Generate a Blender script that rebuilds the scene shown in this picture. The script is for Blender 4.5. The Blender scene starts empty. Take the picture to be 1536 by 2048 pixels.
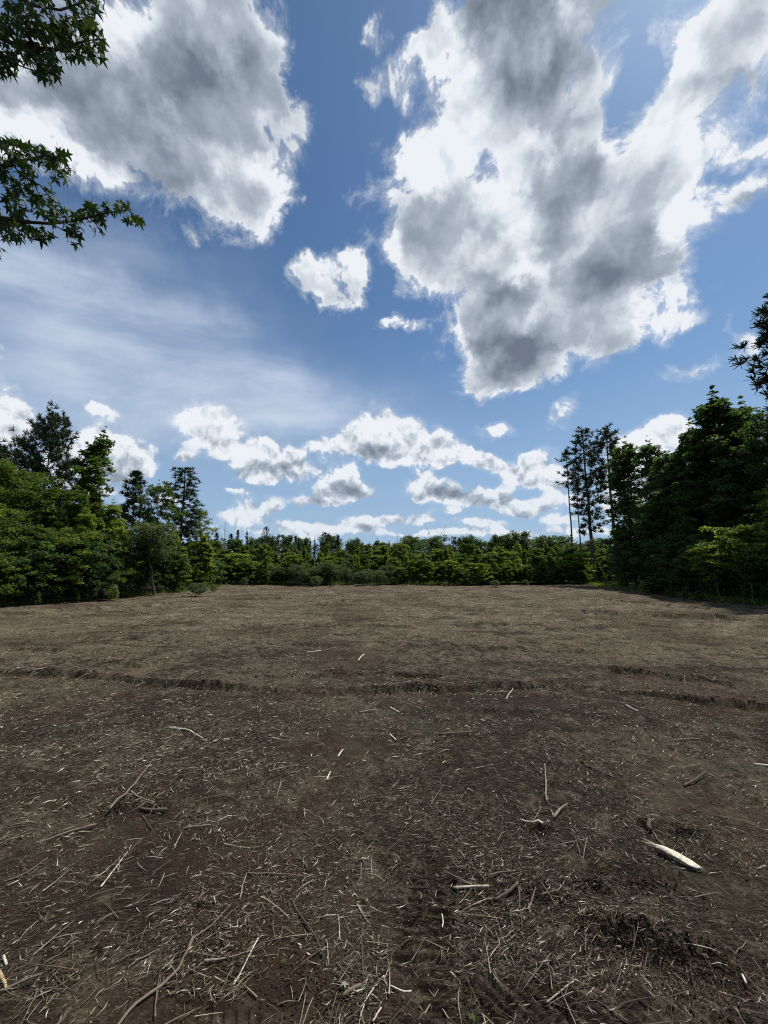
import bpy, math, random
import numpy as np
from mathutils import Vector, Matrix, noise as mnoise

R = math.radians
S = bpy.context.scene
COL = S.collection
random.seed(7)
rng = np.random.default_rng(7)

# ------------------------------------------------------------------ camera
FPX, PITCH, EYE = 790.0, R(7.8), 1.65          # focal length in photo pixels, upward pitch, eye height
cam_d = bpy.data.cameras.new('camera')
cam = bpy.data.objects.new('camera', cam_d); COL.objects.link(cam)
cam.location = (0, 0, EYE); cam.rotation_euler = (R(90) + PITCH, 0, 0)
cam_d.sensor_fit = 'VERTICAL'; cam_d.sensor_height = 36; cam_d.lens = 36 * FPX / 2048
cam_d.clip_start = 0.05; cam_d.clip_end = 6000
S.camera = cam

def ray(px, py):
    """direction of a photograph pixel (1536 x 2048)"""
    cx, cz = (px - 768) / FPX, (1024 - py) / FPX
    return np.array([cx, math.cos(PITCH) - cz * math.sin(PITCH), math.sin(PITCH) + cz * math.cos(PITCH)])

def gpt(px, py):
    """where a pixel meets the ground"""
    d = ray(px, py); t = -EYE / d[2]
    return np.array([d[0] * t, d[1] * t])

# ------------------------------------------------------------------ light
SUN_EL, SUN_AZ = 60.0, 58.0                     # azimuth to the right of the view direction (+y)
S.view_settings.view_transform = 'Standard'; S.view_settings.look = 'None'
S.cycles.use_denoising = False; S.cycles.filter_width = 1.15; S.cycles.diffuse_bounces = 3
S.view_settings.exposure = 0.2; S.view_settings.gamma = 1.0; S.view_settings.use_curve_mapping = False
sd = bpy.data.lights.new('sun', 'SUN'); sd.energy = 5.0; sd.angle = R(1.5); sd.color = (1.0, 0.95, 0.86)
sun = bpy.data.objects.new('sun', sd); COL.objects.link(sun)
_v = Vector((math.sin(R(SUN_AZ)) * math.cos(R(SUN_EL)), math.cos(R(SUN_AZ)) * math.cos(R(SUN_EL)), math.sin(R(SUN_EL))))
sun.rotation_euler = _v.to_track_quat('Z', 'Y').to_euler()

# ------------------------------------------------------------------ node helper
class NT:
    def __init__(s, tree): s.t = tree; s.n = tree.nodes; s.l = tree.links
    def set(s, sock, v):
        if v is None: return
        if isinstance(v, bpy.types.NodeSocket): s.l.new(v, sock)
        else: sock.default_value = v
    def add(s, typ, **kw):
        n = s.n.new(typ)
        for k, v in kw.items(): setattr(n, k, v)
        return n
    def m(s, op, a, b=None, c=None, clamp=False):
        n = s.n.new('ShaderNodeMath'); n.operation = op; n.use_clamp = clamp
        for i, v in enumerate((a, b, c)): s.set(n.inputs[i], v)
        return n.outputs[0]
    def v(s, op, a, b=None, c=None, scale=None):
        n = s.n.new('ShaderNodeVectorMath'); n.operation = op
        for i, v in enumerate((a, b, c)):
            if v is not None: s.set(n.inputs[i], v)
        if scale is not None: s.set(n.inputs['Scale'], scale)
        return n.outputs['Value'] if op in ('DOT_PRODUCT', 'LENGTH', 'DISTANCE') else n.outputs[0]
    def noise(s, vec, scale, detail=4, rough=0.55, dist=0.0, dim='2D', typ='FBM', lac=2.0):
        n = s.n.new('ShaderNodeTexNoise'); n.noise_dimensions = dim; n.noise_type = typ
        s.set(n.inputs['Vector'], vec)
        n.inputs['Scale'].default_value = scale; n.inputs['Detail'].default_value = detail
        n.inputs['Roughness'].default_value = rough; n.inputs['Distortion'].default_value = dist
        n.inputs['Lacunarity'].default_value = lac
        return n.outputs[0], n.outputs[1]
    def ss(s, x, a, b, lo=0.0, hi=1.0):
        n = s.n.new('ShaderNodeMapRange'); n.interpolation_type = 'SMOOTHSTEP'
        s.set(n.inputs[0], x)
        for i, v in zip((1, 2, 3, 4), (a, b, lo, hi)): s.set(n.inputs[i], v)
        return n.outputs[0]
    def mix(s, f, a, b, blend='MIX'):
        n = s.n.new('ShaderNodeMix'); n.data_type = 'RGBA'; n.blend_type = blend
        s.set(n.inputs[0], f); s.set(n.inputs[6], a); s.set(n.inputs[7], b)
        return n.outputs[2]
    def ramp(s, f, stops, mode='LINEAR'):
        n = s.n.new('ShaderNodeValToRGB'); n.color_ramp.interpolation = mode
        cr = n.color_ramp
        while len(cr.elements) < len(stops): cr.elements.new(0.5)
        for e, (p, c) in zip(cr.elements, stops):
            e.position = p; e.color = (*c, 1) if len(c) == 3 else c
        s.set(n.inputs[0], f)
        return n.outputs[0]

# ------------------------------------------------------------------ sky: Nishita air with clouds laid out by direction
def build_sky():
    W = bpy.data.worlds.new('World'); S.world = W; W.use_nodes = True
    W.cycles.sampling_method = 'MANUAL'; W.cycles.sample_map_resolution = 256
    t = NT(W.node_tree); W.node_tree.nodes.clear()
    STR = 0.1
    sky = t.add('ShaderNodeTexSky', sky_type='NISHITA', sun_disc=False)
    sky.sun_elevation = R(SUN_EL); sky.sun_rotation = R(SUN_AZ)
    sky.altitude = 0; sky.air_density = 1.0; sky.dust_density = 0.6; sky.ozone_density = 1.6
    tc = t.add('ShaderNodeTexCoord'); sep = t.add('ShaderNodeSeparateXYZ'); t.l.new(tc.outputs['Generated'], sep.inputs[0])
    x, y, z = sep.outputs
    den = t.m('ADD', y, 1.02)
    u = t.m('DIVIDE', x, den); w = t.m('DIVIDE', z, den)
    cmb = t.add('ShaderNodeCombineXYZ'); t.l.new(u, cmb.inputs[0]); t.l.new(w, cmb.inputs[1]); cmb.inputs[2].default_value = 1
    P = cmb.outputs[0]

    def uv(px, py):
        d = ray(px, py); d = d / np.linalg.norm(d)
        return np.array([d[0], d[2]]) / (d[1] + 1.02)
    def rows(px, py, rx, ry, ang=0):
        c = uv(px, py); e = 3.0
        J = np.column_stack([(uv(px + e, py) - uv(px - e, py)) / (2 * e), (uv(px, py + e) - uv(px, py - e)) / (2 * e)])
        a = R(ang); Rm = np.array([[math.cos(a), math.sin(a)], [-math.sin(a), math.cos(a)]])
        M = np.diag([1 / rx, 1 / ry]) @ Rm @ np.linalg.inv(J)
        k = -M @ c
        return (M[0, 0], M[0, 1], k[0]), (M[1, 0], M[1, 1], k[1])
    def field(Pv, blobs, base=0.0):
        acc = base
        for b in blobs:
            px, py, rx, ry = b[:4]; wt = b[4] if len(b) > 4 else 1.0; an = b[5] if len(b) > 5 else 0
            r1, r2 = rows(px, py, rx, ry, an)
            if abs(r1[1]) < .3 * abs(r1[0]) and abs(r2[0]) < .3 * abs(r2[1]):      # all but upright: cheaper form
                c = uv(px, py)
                k1 = math.hypot(r1[0], r1[1]); k2 = math.hypot(r2[0], r2[1])
                qv = t.v('MULTIPLY_ADD', Pv, (k1, k2, 0), (-k1 * c[0], -k2 * c[1], 0))
                q = t.v('DOT_PRODUCT', qv, qv)
            else:
                s1 = t.v('DOT_PRODUCT', Pv, r1); s2 = t.v('DOT_PRODUCT', Pv, r2)
                q = t.m('MULTIPLY_ADD', s2, s2, t.m('MULTIPLY', s1, s1))
            g = t.m('POWER', 0.3679, q)
            acc = t.m('MULTIPLY_ADD', g, wt, acc)
        return acc

    # warps: a coarse one bends outlines, a fine one frays them; both live on the direction plane
    _, n1 = t.noise(P, 5.0, 3, 0.55)
    _, n2 = t.noise(P, 22.0, 4, 0.62)
    w1 = t.v('MULTIPLY', t.v('SUBTRACT', n1, (0.5, 0.5, 0.5)), (0.13, 0.11, 0))
    w2 = t.v('MULTIPLY', t.v('SUBTRACT', n2, (0.5, 0.5, 0.5)), (0.05, 0.05, 0))
    lowf = t.ss(w, 0.06, 0.30)                                       # 0 near the horizon, 1 high up
    wsum = t.v('ADD', t.v('SCALE', w1, scale=t.m('MULTIPLY_ADD', lowf, 0.8, 0.2)), t.v('SCALE', w2, scale=t.m('MULTIPLY_ADD', lowf, 0.65, 0.35)))
    PW = t.v('ADD', P, wsum)

    high = [  # px, py, rx, ry, weight, angle
        (330, 40, 240, 150), (450, 80, 130, 130), (540, 165, 66, 62), (320, 210, 210, 110, .9, 25), (90, 170, 190, 120, 1.0), (430, 350, 120, 95, .95, 30), (500, 420, 66, 60, .8), (200, 270, 150, 60, .6, 25), (550, 350, 40, 70, .45, 20),
        (-60, 200, 180, 80, .9),
        (1040, 0, 160, 130), (1060, 160, 120, 110), (1160, 220, 60, 80, .6), (905, 50, 70, 80, .85), (930, 150, 50, 70, .6),
        (1440, 20, 160, 120, .58), (1480, 150, 150, 100, .56), (1520, 260, 60, 60, .55), (1370, 210, 80, 130, .60, -10), (1260, 150, 26, 110, -.5, 12), (1470, 330, 40, 30, -.4), (1350, 350, 80, 80, .66), (1390, 90, 70, 90, .4),
        (880, 250, 52, 60, .9), (850, 330, 52, 60, .7), (1010, 310, 130, 60, .85), (1170, 320, 140, 70, .9), (880, 420, 100, 90, .9),
        (1080, 470, 190, 130), (1270, 430, 130, 110, .9), (1330, 520, 80, 80, .8), (800, 530, 66, 60, .85), (960, 570, 140, 110, .8), (1200, 600, 180, 100, .9),
        (1060, 690, 150, 80, .9), (940, 690, 90, 80, .7), (1220, 690, 120, 40, .6, -20), (960, 760, 50, 30, .4),
        (645, 560, 50, 44, .9), (708, 510, 20, 30, .70), (680, 610, 44, 40, .8), (735, 580, 26, 60, -.5), (600, 650, 60, 26, -.4), (775, 655, 34, 14, .70), (885, 636, 24, 22, .66), (735, 358, 26, 26, .6), (800, 130, 24, 75, .70), (826, 45, 16, 34, .62), (885, 140, 26, 26, .62), (762, 15, 20, 35, .6), (605, 345, 10, 16, .5),
        (1510, 365, 80, 42, .9, -20), (1370, 766, 75, 26, .85, -8), (1495, 700, 26, 60, .62), (1370, 660, 60, 26, .55), (1400, 590, 24, 30, .5)]
    low = [
        (790, 868, 66, 46), (740, 880, 50, 36, .8), (672, 893, 55, 26, .85), (860, 885, 60, 34, .8), (915, 895, 50, 24, .6), (840, 915, 100, 16, .75),
        (410, 850, 70, 30, .95), (470, 890, 70, 36, .7, 25), (560, 922, 78, 36, .95), (510, 950, 70, 24, .7), (690, 962, 60, 38, .95), (720, 990, 50, 18, .7), (630, 1000, 60, 17, .7), (400, 900, 60, 40, .35),
        (515, 1015, 55, 26, .9), (570, 1052, 85, 18, .75), (470, 1030, 50, 14, .65), (850, 965, 60, 36, .9), (870, 990, 60, 16, .8), (975, 985, 66, 24, .85), (1045, 1012, 66, 24, .85), (930, 1000, 50, 15, .6),
        (735, 1043, 60, 18, .85), (835, 1042, 62, 16, .8), (960, 1048, 60, 14, .75), (905, 1023, 36, 10, .75), (1120, 1040, 50, 12, .6), (600, 1075, 90, 8, .5), (860, 1070, 120, 8, .5), (470, 985, 40, 10, .55), (380, 930, 36, 12, .5), (700, 1062, 90, 12, .55), (1000, 1066, 120, 12, .5),
        (1005, 842, 54, 26, .85), (1120, 836, 32, 34, .78), (1075, 795, 90, 16, -.5), (1000, 930, 110, 26, .66, 28), (960, 910, 60, 20, .55, 30), (1075, 915, 60, 34, .75), (1120, 975, 46, 46, .6), (1100, 875, 40, 12, -.4),
        (25, 815, 66, 40, .95), (-10, 850, 60, 50, .9), (220, 900, 84, 44, .95), (290, 935, 62, 40, .85), (180, 960, 90, 44, .75), (222, 833, 46, 14, .65, 25), (-5, 712, 36, 34, .85), (120, 900, 60, 40, .5),
        (1270, 890, 60, 30, .7), (1350, 860, 60, 30, .75), (1300, 960, 120, 60, .7), (1450, 960, 150, 70, .7), (1220, 1010, 60, 40, .6), (1170, 1060, 100, 14, .5), (380, 1060, 120, 20, .5), (330, 1000, 60, 26, .5)]
    low = [(b[0], b[1], b[2] * .84, b[3] * (1.0 if b[3] > 28 else .80), (b[4] if len(b) > 4 else 1.0) * 1.22) + tuple(b[5:]) for b in low]
    low += [(610, 868, 30, 24, -.5), (780, 950, 40, 10, -.4), (905, 948, 40, 12, -.4), (770, 1006, 50, 14, -.6), (600, 1022, 30, 12, -.4), (430, 960, 50, 26, -.5), (1050, 885, 30, 12, -.4), (640, 1030, 40, 12, -.4), (330, 950, 30, 40, -.5), (120, 860, 30, 40, -.6), (1050, 985, 60, 10, -.4)]
    dark = [
        (370, 190, 140, 85, .70), (250, 190, 140, 80, .42), (300, 270, 130, 60, .42), (430, 370, 80, 56, .8, 30), (390, 60, 130, 90, .40), (490, 170, 60, 80, .7), (60, 170, 140, 50, .4), (330, 330, 90, 40, .4, 25),
        (1045, 20, 110, 120, 1.9), (1055, 170, 90, 70, 1.4), (1160, 90, 50, 100, .35), (1460, 90, 90, 90, .15), (1350, 340, 50, 40, .35), (1500, 200, 60, 50, .3),
        (1115, 390, 64, 80, 1.1), (1050, 450, 100, 50, .35), (890, 500, 90, 60, .38), (980, 610, 120, 70, .55), (1060, 690, 120, 46, 1.05), (1220, 570, 110, 50, .7, -15), (1290, 450, 60, 50, .35), (1150, 640, 100, 50, .5, -20), (1080, 540, 120, 30, .2), (960, 700, 60, 50, .4), (850, 440, 50, 50, .3),
        (800, 903, 66, 17, 1.05), (850, 880, 34, 20, .35), (585, 943, 44, 18, .85), (500, 950, 44, 14, .5), (695, 985, 56, 18, .8), (630, 1005, 50, 9, .45), (865, 983, 50, 18, .85), (965, 1000, 54, 14, .75), (1050, 1025, 54, 10, .5), (450, 880, 60, 20, .3),
        (60, 860, 60, 30, .4), (230, 950, 100, 34, .45), (1118, 850, 22, 20, .4), (1060, 935, 60, 16, .4), (1300, 1000, 160, 50, .3), (520, 1035, 44, 12, .4), (1375, 775, 60, 14, .4), (1510, 385, 50, 14, .35), (760, 1055, 100, 8, .4)]
    # fair-weather clouds carry on outside the picture, in the same plane as those within it
    zz = t.m('MAXIMUM', z, 0.02)
    cp = t.add('ShaderNodeCombineXYZ'); t.l.new(t.m('DIVIDE', x, zz), cp.inputs[0]); t.l.new(t.m('DIVIDE', y, zz), cp.inputs[1])
    far, _ = t.noise(cp.outputs[0], 0.9, 4, 0.5)
    q1 = t.m('ABSOLUTE', t.m('DIVIDE', u, 0.62)); q2 = t.m('ABSOLUTE', t.m('DIVIDE', t.m('SUBTRACT', w, 0.25), 0.46))
    outside = t.ss(t.m('MAXIMUM', q1, q2), 1.0, 1.35)
    outf = t.m('MULTIPLY', t.m('MULTIPLY', outside, t.ss(z, 0.0, 0.12)), t.ss(far, 0.42, 0.66, 0.0, 1.3))

    Chigh = field(PW, high, 0.0)
    Clow = field(PW, low, 0.0)
    cov0 = t.m('ADD', t.m('ADD', t.m('MINIMUM', Chigh, 1.35), t.m('MAXIMUM', t.m('MINIMUM', t.m('MULTIPLY', Clow, 0.80), 1.15), -0.3)), outf)
    # frayed fbm for the high clouds, puffs for the low ones
    f1, _ = t.noise(P, 15.0, 9, 0.66, 0.35)
    vo = t.add('ShaderNodeTexVoronoi', voronoi_dimensions='2D', feature='SMOOTH_F1', normalize=True)
    PV = t.v('ADD', P, t.v('SCALE', t.v('SUBTRACT', n2, (0.5, 0.5, 0.5)), scale=0.02))
    t.set(vo.inputs['Vector'], PV); vo.inputs['Scale'].default_value = 32; vo.inputs['Detail'].default_value = 3.0
    vo.inputs['Roughness'].default_value = 0.55; vo.inputs['Smoothness'].default_value = 0.2
    puff = t.m('SUBTRACT', 0.42, vo.outputs['Distance'])
    vo2 = t.add('ShaderNodeTexVoronoi', voronoi_dimensions='2D', feature='SMOOTH_F1', normalize=True)
    t.set(vo2.inputs['Vector'], t.v('ADD', PV, (0.0, 0.009, 0))); vo2.inputs['Scale'].default_value = 32; vo2.inputs['Detail'].default_value = 3.0
    vo2.inputs['Roughness'].default_value = 0.55; vo2.inputs['Smoothness'].default_value = 0.2
    relief = t.m('SUBTRACT', vo2.outputs['Distance'], vo.outputs['Distance'])   # >0 on the upper side of a puff
    def cells(vec, sc, det, smo):
        n = t.add('ShaderNodeTexVoronoi', voronoi_dimensions='2D', feature='SMOOTH_F1', normalize=True)
        t.set(n.inputs['Vector'], vec); n.inputs['Scale'].default_value = sc; n.inputs['Detail'].default_value = det
        n.inputs['Roughness'].default_value = 0.5; n.inputs['Smoothness'].default_value = smo
        return n.outputs['Distance']
    PB = t.v('ADD', P, t.v('SCALE', w2, scale=1.1))
    billow = t.m('SUBTRACT', cells(t.v('ADD', PB, (0.010, 0.022, 0)), 9.0, 2.0, 0.6), cells(PB, 9.0, 2.0, 0.6))
    f2, _ = t.noise(t.v('ADD', P, (0.004, 0.010, 0)), 15.0, 9, 0.66, 0.35)
    frel = t.m('SUBTRACT', f1, f2)
    det = t.m('ADD', t.m('MULTIPLY', t.m('SUBTRACT', f1, 0.5), t.m('MULTIPLY_ADD', lowf, 2.1, 0.6)),
              t.m('MULTIPLY', puff, t.m('MULTIPLY_ADD', lowf, -1.45, 1.75)))
    cov = t.m('ADD', cov0, det)
    edge = t.ss(cov0, 0.1, 0.45)                                        # nothing where no cloud is
    alpha = t.m('MULTIPLY', t.ss(cov, 0.50, t.m('MULTIPLY_ADD', lowf, 0.16, 0.70)), edge)
    thin = t.m('MULTIPLY', t.ss(cov, 0.20, 0.75, 0.0, t.m('MULTIPLY_ADD', lowf, 0.16, 0.26)), edge)      # veil round each cloud
    alpha = t.m('MAXIMUM', alpha, thin)
    PD = t.v('ADD', P, t.v('SCALE', wsum, scale=0.8))
    D = field(PD, dark, 0.0)
    D = t.m('ADD', D, t.m('MULTIPLY', outf, 0.35))
    f3, _ = t.noise(P, 9.0, 5, 0.6, 0.2)
    D = t.m('DIVIDE', D, t.m('MULTIPLY_ADD', D, 0.75, 1.0))             # soft ceiling
    D = t.m('MULTIPLY', D, t.m('MULTIPLY_ADD', t.ss(f3, 0.25, 0.75), 1.0, 0.52))
    body = t.ss(cov, 0.68, 1.8, 0.0, 0.26)                              # thick cloud passes less light
    body = t.m('MULTIPLY', body, t.m('MULTIPLY_ADD', lowf, 0.75, 0.25))
    D = t.m('ADD', D, body)
    D = t.m('SUBTRACT', D, t.m('MULTIPLY', t.m('MULTIPLY', relief, 2.6), t.m('MULTIPLY_ADD', lowf, -0.93, 1.0)))
    D = t.m('SUBTRACT', D, t.m('MULTIPLY', t.m('MULTIPLY', billow, 2.1), lowf))
    D = t.m('SUBTRACT', D, t.m('MULTIPLY', frel, t.m('MULTIPLY_ADD', lowf, -0.38, 0.7)))
    D = t.m('ADD', D, t.m('MULTIPLY', t.m('SUBTRACT', 0.5, f1), 0.06))
    D = t.m('MULTIPLY_ADD', D, 1.0, -0.05)
    ccol = t.ramp(D, [(0.0, (.74, .77, .81)), (0.14, (.60, .645, .70)), (0.36, (.38, .43, .50)), (0.65, (.235, .28, .34)), (0.95, (.14, .17, .22))])
    # high thin streaks, mostly to the left
    mp = t.add('ShaderNodeMapping'); t.set(mp.inputs['Vector'], P); mp.inputs['Rotation'].default_value = (0, 0, R(24)); mp.inputs['Scale'].default_value = (1.0, 3.6, 1)
    c1, _ = t.noise(mp.outputs[0], 3.2, 7, 0.6, 0.15)
    cirA = field(PW, [(250, 700, 330, 130, .9, 12), (600, 790, 200, 60, .6, 18), (80, 560, 260, 70, .5, 20), (360, 820, 320, 70, .6), (620, 850, 160, 40, .4), (200, 450, 200, 60, .35, 20)], 0.0)
    cir = t.m('MULTIPLY', t.m('MINIMUM', cirA, 1.0), t.ss(c1, 0.25, 0.72, 0.30, 0.95))
    hz = t.ss(z, 0.0, 0.60, 0.84, 0.0)                                  # moist air low down
    tint = t.mix(1.0, sky.outputs[0], (SKYT[0], SKYT[1], SKYT[2], 1), 'MULTIPLY')
    def sc(c): return tuple(v / STR for v in c) + (1,)
    col = t.mix(hz, tint, sc((.315, .445, .62)))
    col = t.mix(cir, col, sc((.50, .58, .70)))
    cc = t.v('SCALE', ccol, scale=1.0 / STR)
    # low clouds are seen through more air
    air = t.ss(z, 0.02, 0.30, 0.32, 0.0)
    cc = t.mix(air, cc, sc((.46, .55, .66)))
    col = t.mix(alpha, col, cc)
    bg = t.add('ShaderNodeBackground'); t.set(bg.inputs[0], col); bg.inputs[1].default_value = STR
    o = t.add('ShaderNodeOutputWorld'); t.l.new(bg.outputs[0], o.inputs[0])
SKYT = (0.56, 0.74, 0.86)
build_sky()

# ------------------------------------------------------------------ mesh and object helpers
def mesh_np(name, verts, tris=None, quads=None, mats=(), smooth=False, fmat=None):
    me = bpy.data.meshes.new(name)
    verts = np.asarray(verts, np.float32)
    nt = 0 if tris is None else len(tris); nq = 0 if quads is None else len(quads)
    me.vertices.add(len(verts)); me.vertices.foreach_set('co', verts.ravel())
    idx = []; tot = []
    if nt: idx.append(np.asarray(tris, np.int32).ravel()); tot.append(np.full(nt, 3, np.int32))
    if nq: idx.append(np.asarray(quads, np.int32).ravel()); tot.append(np.full(nq, 4, np.int32))
    idx = np.concatenate(idx); tot = np.concatenate(tot)
    me.loops.add(len(idx)); me.loops.foreach_set('vertex_index', idx)
    me.polygons.add(nt + nq)
    me.polygons.foreach_set('loop_start', np.concatenate([[0], np.cumsum(tot)[:-1]]).astype(np.int32))
    me.polygons.foreach_set('loop_total', tot)
    for m in mats: me.materials.append(m)
    if fmat is not None: me.polygons.foreach_set('material_index', np.asarray(fmat, np.int32))
    me.polygons.foreach_set('use_smooth', np.full(nt + nq, smooth, bool))
    me.update(calc_edges=True)
    return me

def link(name, data, parent=None, loc=None, rot=None, scale=None, **props):
    o = bpy.data.objects.new(name, data); COL.objects.link(o)
    if parent is not None: o.parent = parent
    if loc is not None: o.location = loc
    if rot is not None: o.rotation_euler = rot
    if scale is not None: o.scale = scale
    for k, v in props.items():
        if v is not None: o[k] = v
    return o

# ------------------------------------------------------------------ height of the cleared ground
def _hash(ix, iy, seed):
    h = (ix.astype(np.int64) * 374761393 + iy.astype(np.int64) * 668265263 + seed * 1442695041) & 0x7fffffff
    h = ((h ^ (h >> 13)) * 1274126177) & 0x7fffffff
    return ((h ^ (h >> 16)) & 0xffff) / 65535.0
def vnoise(x, y, seed=0):
    ix = np.floor(x); iy = np.floor(y); fx = x - ix; fy = y - iy
    fx = fx * fx * (3 - 2 * fx); fy = fy * fy * (3 - 2 * fy)
    a = _hash(ix, iy, seed); b = _hash(ix + 1, iy, seed); c = _hash(ix, iy + 1, seed); d = _hash(ix + 1, iy + 1, seed)
    return (a + (b - a) * fx) * (1 - fy) + (c + (d - c) * fx) * fy - 0.5
def fbm(x, y, oct=4, seed=0, gain=.5):
    s = 0; a = 1.0
    for i in range(oct):
        s = s + a * vnoise(x, y, seed + i * 17); x = x * 2.03 + 3.1; y = y * 2.03 + 1.7; a *= gain
    return s

def poly_dist(x, y, pts):
    """distance to a polyline and signed side (positive on the far side)"""
    best = np.full(x.shape, 1e9); side = np.zeros(x.shape); along = np.zeros(x.shape); acc = 0
    for (ax, ay), (bx, by) in zip(pts[:-1], pts[1:]):
        dx, dy = bx - ax, by - ay; L = math.hypot(dx, dy)
        tt = np.clip(((x - ax) * dx + (y - ay) * dy) / L ** 2, 0, 1)
        ex = x - (ax + tt * dx); ey = y - (ay + tt * dy); d = np.hypot(ex, ey)
        sd = np.sign(dx * ey - dy * ex)
        k = d < best
        best = np.where(k, d, best); side = np.where(k, sd, side); along = np.where(k, acc + tt * L, along); acc += L
    return best, side, along

RIDGES = [  # (pixels along the ridge, width in m, height in m, gap noise seed)
    ([(-60, 1348), (180, 1352), (330, 1368), (520, 1376), (760, 1378), (960, 1371), (1160, 1372), (1330, 1392), (1600, 1418)], .085, .075, 1),
    ([(520, 1350), (640, 1346), (790, 1342), (870, 1346)], .07, .05, 2),
    ([(120, 1322), (260, 1330)], .12, .07, 3),
    ([(1240, 1340), (1400, 1352), (1440, 1362)], .10, .08, 4),
    ([(1180, 1222), (1380, 1234), (1600, 1246)], .22, .13, 5),
    ([(-60, 1232), (150, 1222), (250, 1214), (330, 1209)], .25, .12, 6),
    ([(1100, 1196), (1260, 1202), (1400, 1216)], .25, .10, 7),
    ([(700, 1200), (840, 1197)], .3, .10, 8), ([(440, 1196), (560, 1197)], .3, .09, 9),
    ([(520, 1245), (800, 1250), (1000, 1246)], .22, .05, 10), ([(100, 1272), (420, 1280), (700, 1285)], .2, .045, 11),
    ([(900, 1290), (1200, 1300), (1500, 1292)], .18, .045, 12), ([(60, 1300), (300, 1304)], .15, .05, 14),
    ([(0, 1470), (120, 1462), (240, 1440)], .16, .04, 15), ([(1000, 1420), (1240, 1432), (1500, 1470)], .14, .035, 16)]
MOUNDS = [  # px, py, radius m (across, along), height m
    (1255, 1850, .16, .05, .075), (1320, 1885, .12, .04, .06), (1185, 1828, .10, .05, .05), (1400, 1900, .14, .05, .04),
    (1160, 1740, .10, .03, .045), (1290, 1755, .09, .03, .035), (1080, 1652, .07, .03, .05), (1300, 1640, .05, .03, .05), (1370, 1650, .10, .04, .035),
    (405, 1805, .04, .02, .025), (215, 1860, .03, .02, .02), (450, 1890, .16, .07, .02), (640, 1940, .14, .06, .02),
    (1400, 1915, .2, .06, .03), (1060, 1760, .16, .06, .035), (300, 1600, .14, .05, .025), (240, 1612, .08, .04, .03)]
TREADS = [  # (centre line in pixels, half width m, cleat pitch m, depth m, slant)
    ([(868, 1735), (850, 1850), (838, 1960), (815, 2090)], .13, .062, .020, 0.15),
    ([(960, 1965), (1160, 1995), (1400, 2030), (1640, 2075)], .085, .062, .017, 0.9),
    ([(1210, 1728), (1350, 1745), (1480, 1765), (1640, 1790)], .10, .055, .014, 0.9),
    ([(300, 2010), (420, 2030), (520, 2040)], .07, .05, .011, 0.5)]
for l in (RIDGES, TREADS):
    for k, e in enumerate(l): l[k] = ([tuple(gpt(*q)) for q in e[0]],) + tuple(e[1:])
MOUNDS = [(*gpt(a, b), c, d, e) for a, b, c, d, e in MOUNDS]

def height(x, y):
    x = np.asarray(x, float); y = np.asarray(y, float); r = np.hypot(x, y)
    h = .10 * fbm(x / 7, y / 7, 2, 3) + .05 * fbm(x / 1.3, y / 1.3, 3, 5) + (.022 + .018 * np.clip((r - 3) / 5, 0, 1)) * fbm(x / .25 + 5, y / .25, 3, 9)
    h = h + .006 * fbm(x / .06, y / .06, 2, 12) * (r < 6)
    h = h * np.clip((r - .2) / 1.5, .3, 1)
    wx = x + .10 * fbm(x / .35, y / .35, 2, 21); wy = y + .12 * fbm(x / .4, y / .4, 3, 22)
    for pts, wd, ht, sd in RIDGES:
        ok = (np.abs(y - np.mean([p[1] for p in pts])) < 3.5 + 0.3 * np.mean([p[1] for p in pts]))
        if not ok.any(): continue
        d, s, al = poly_dist(wx[ok], wy[ok], pts)
        g = np.clip(.80 + .9 * fbm(x[ok] / .8, y[ok] / .8, 2, 30 + sd), 0, 1.3)
        prof = np.exp(-np.where(s > 0, (d / (wd * 1.9)) ** 2, (d / (wd * .55)) ** 2))        # steep side faces the camera
        cut = np.where(s < 0, np.exp(-((d - wd * 1.1) / (wd * .8)) ** 2), 0)
        h[ok] += ht * g * (prof - .45 * cut)
    for mx, my, ra, rb, mh in MOUNDS:
        dx = (wx - mx) / ra; dy = (wy - my); dyn = np.where(dy > 0, dy / (rb * 2.0), dy / (rb * .8))
        q = dx * dx + dyn * dyn
        cl = 1 + 1.2 * fbm(x / .05, y / .05, 3, 77)
        h = h + .75 * mh * np.exp(-q) * cl - .35 * mh * np.exp(-(dx * dx + ((dy + rb * 1.6) / (rb * .8)) ** 2))
    for pts, hw, pitch, dep, sl in TREADS:
        d, s, al = poly_dist(x, y, pts)
        inside = np.clip((hw - d) / .02, 0, 1) * np.clip(.75 + 1.6 * fbm(x / .3, y / .3, 2, 41), 0, 1)
        ph = (al + sl * d * s) / pitch + .25 * fbm(x / .15, y / .15, 2, 43)
        c = np.clip((np.sin(ph * 2 * math.pi) + .15) * 3, -1, 1)
        h = h + inside * (dep * .50 * c - .010)
    return h

def hz(x, y): return float(height(np.array([x]), np.array([y]))[0])

# ------------------------------------------------------------------ ground
def mat_new(name):
    m = bpy.data.materials.new(name); m.use_nodes = True; m.node_tree.nodes.clear()
    return m, NT(m.node_tree)
def finish(m, t, surf):
    o = t.add('ShaderNodeOutputMaterial'); t.l.new(surf, o.inputs[0]); return m
def principled(t, col, rough=.9, spec=.2, normal=None):
    p = t.add('ShaderNodeBsdfPrincipled'); t.set(p.inputs['Base Color'], col); t.set(p.inputs['Roughness'], rough)
    p.inputs['Specular IOR Level'].default_value = spec
    if normal is not None: t.set(p.inputs['Normal'], normal)
    return p.outputs[0]

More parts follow.
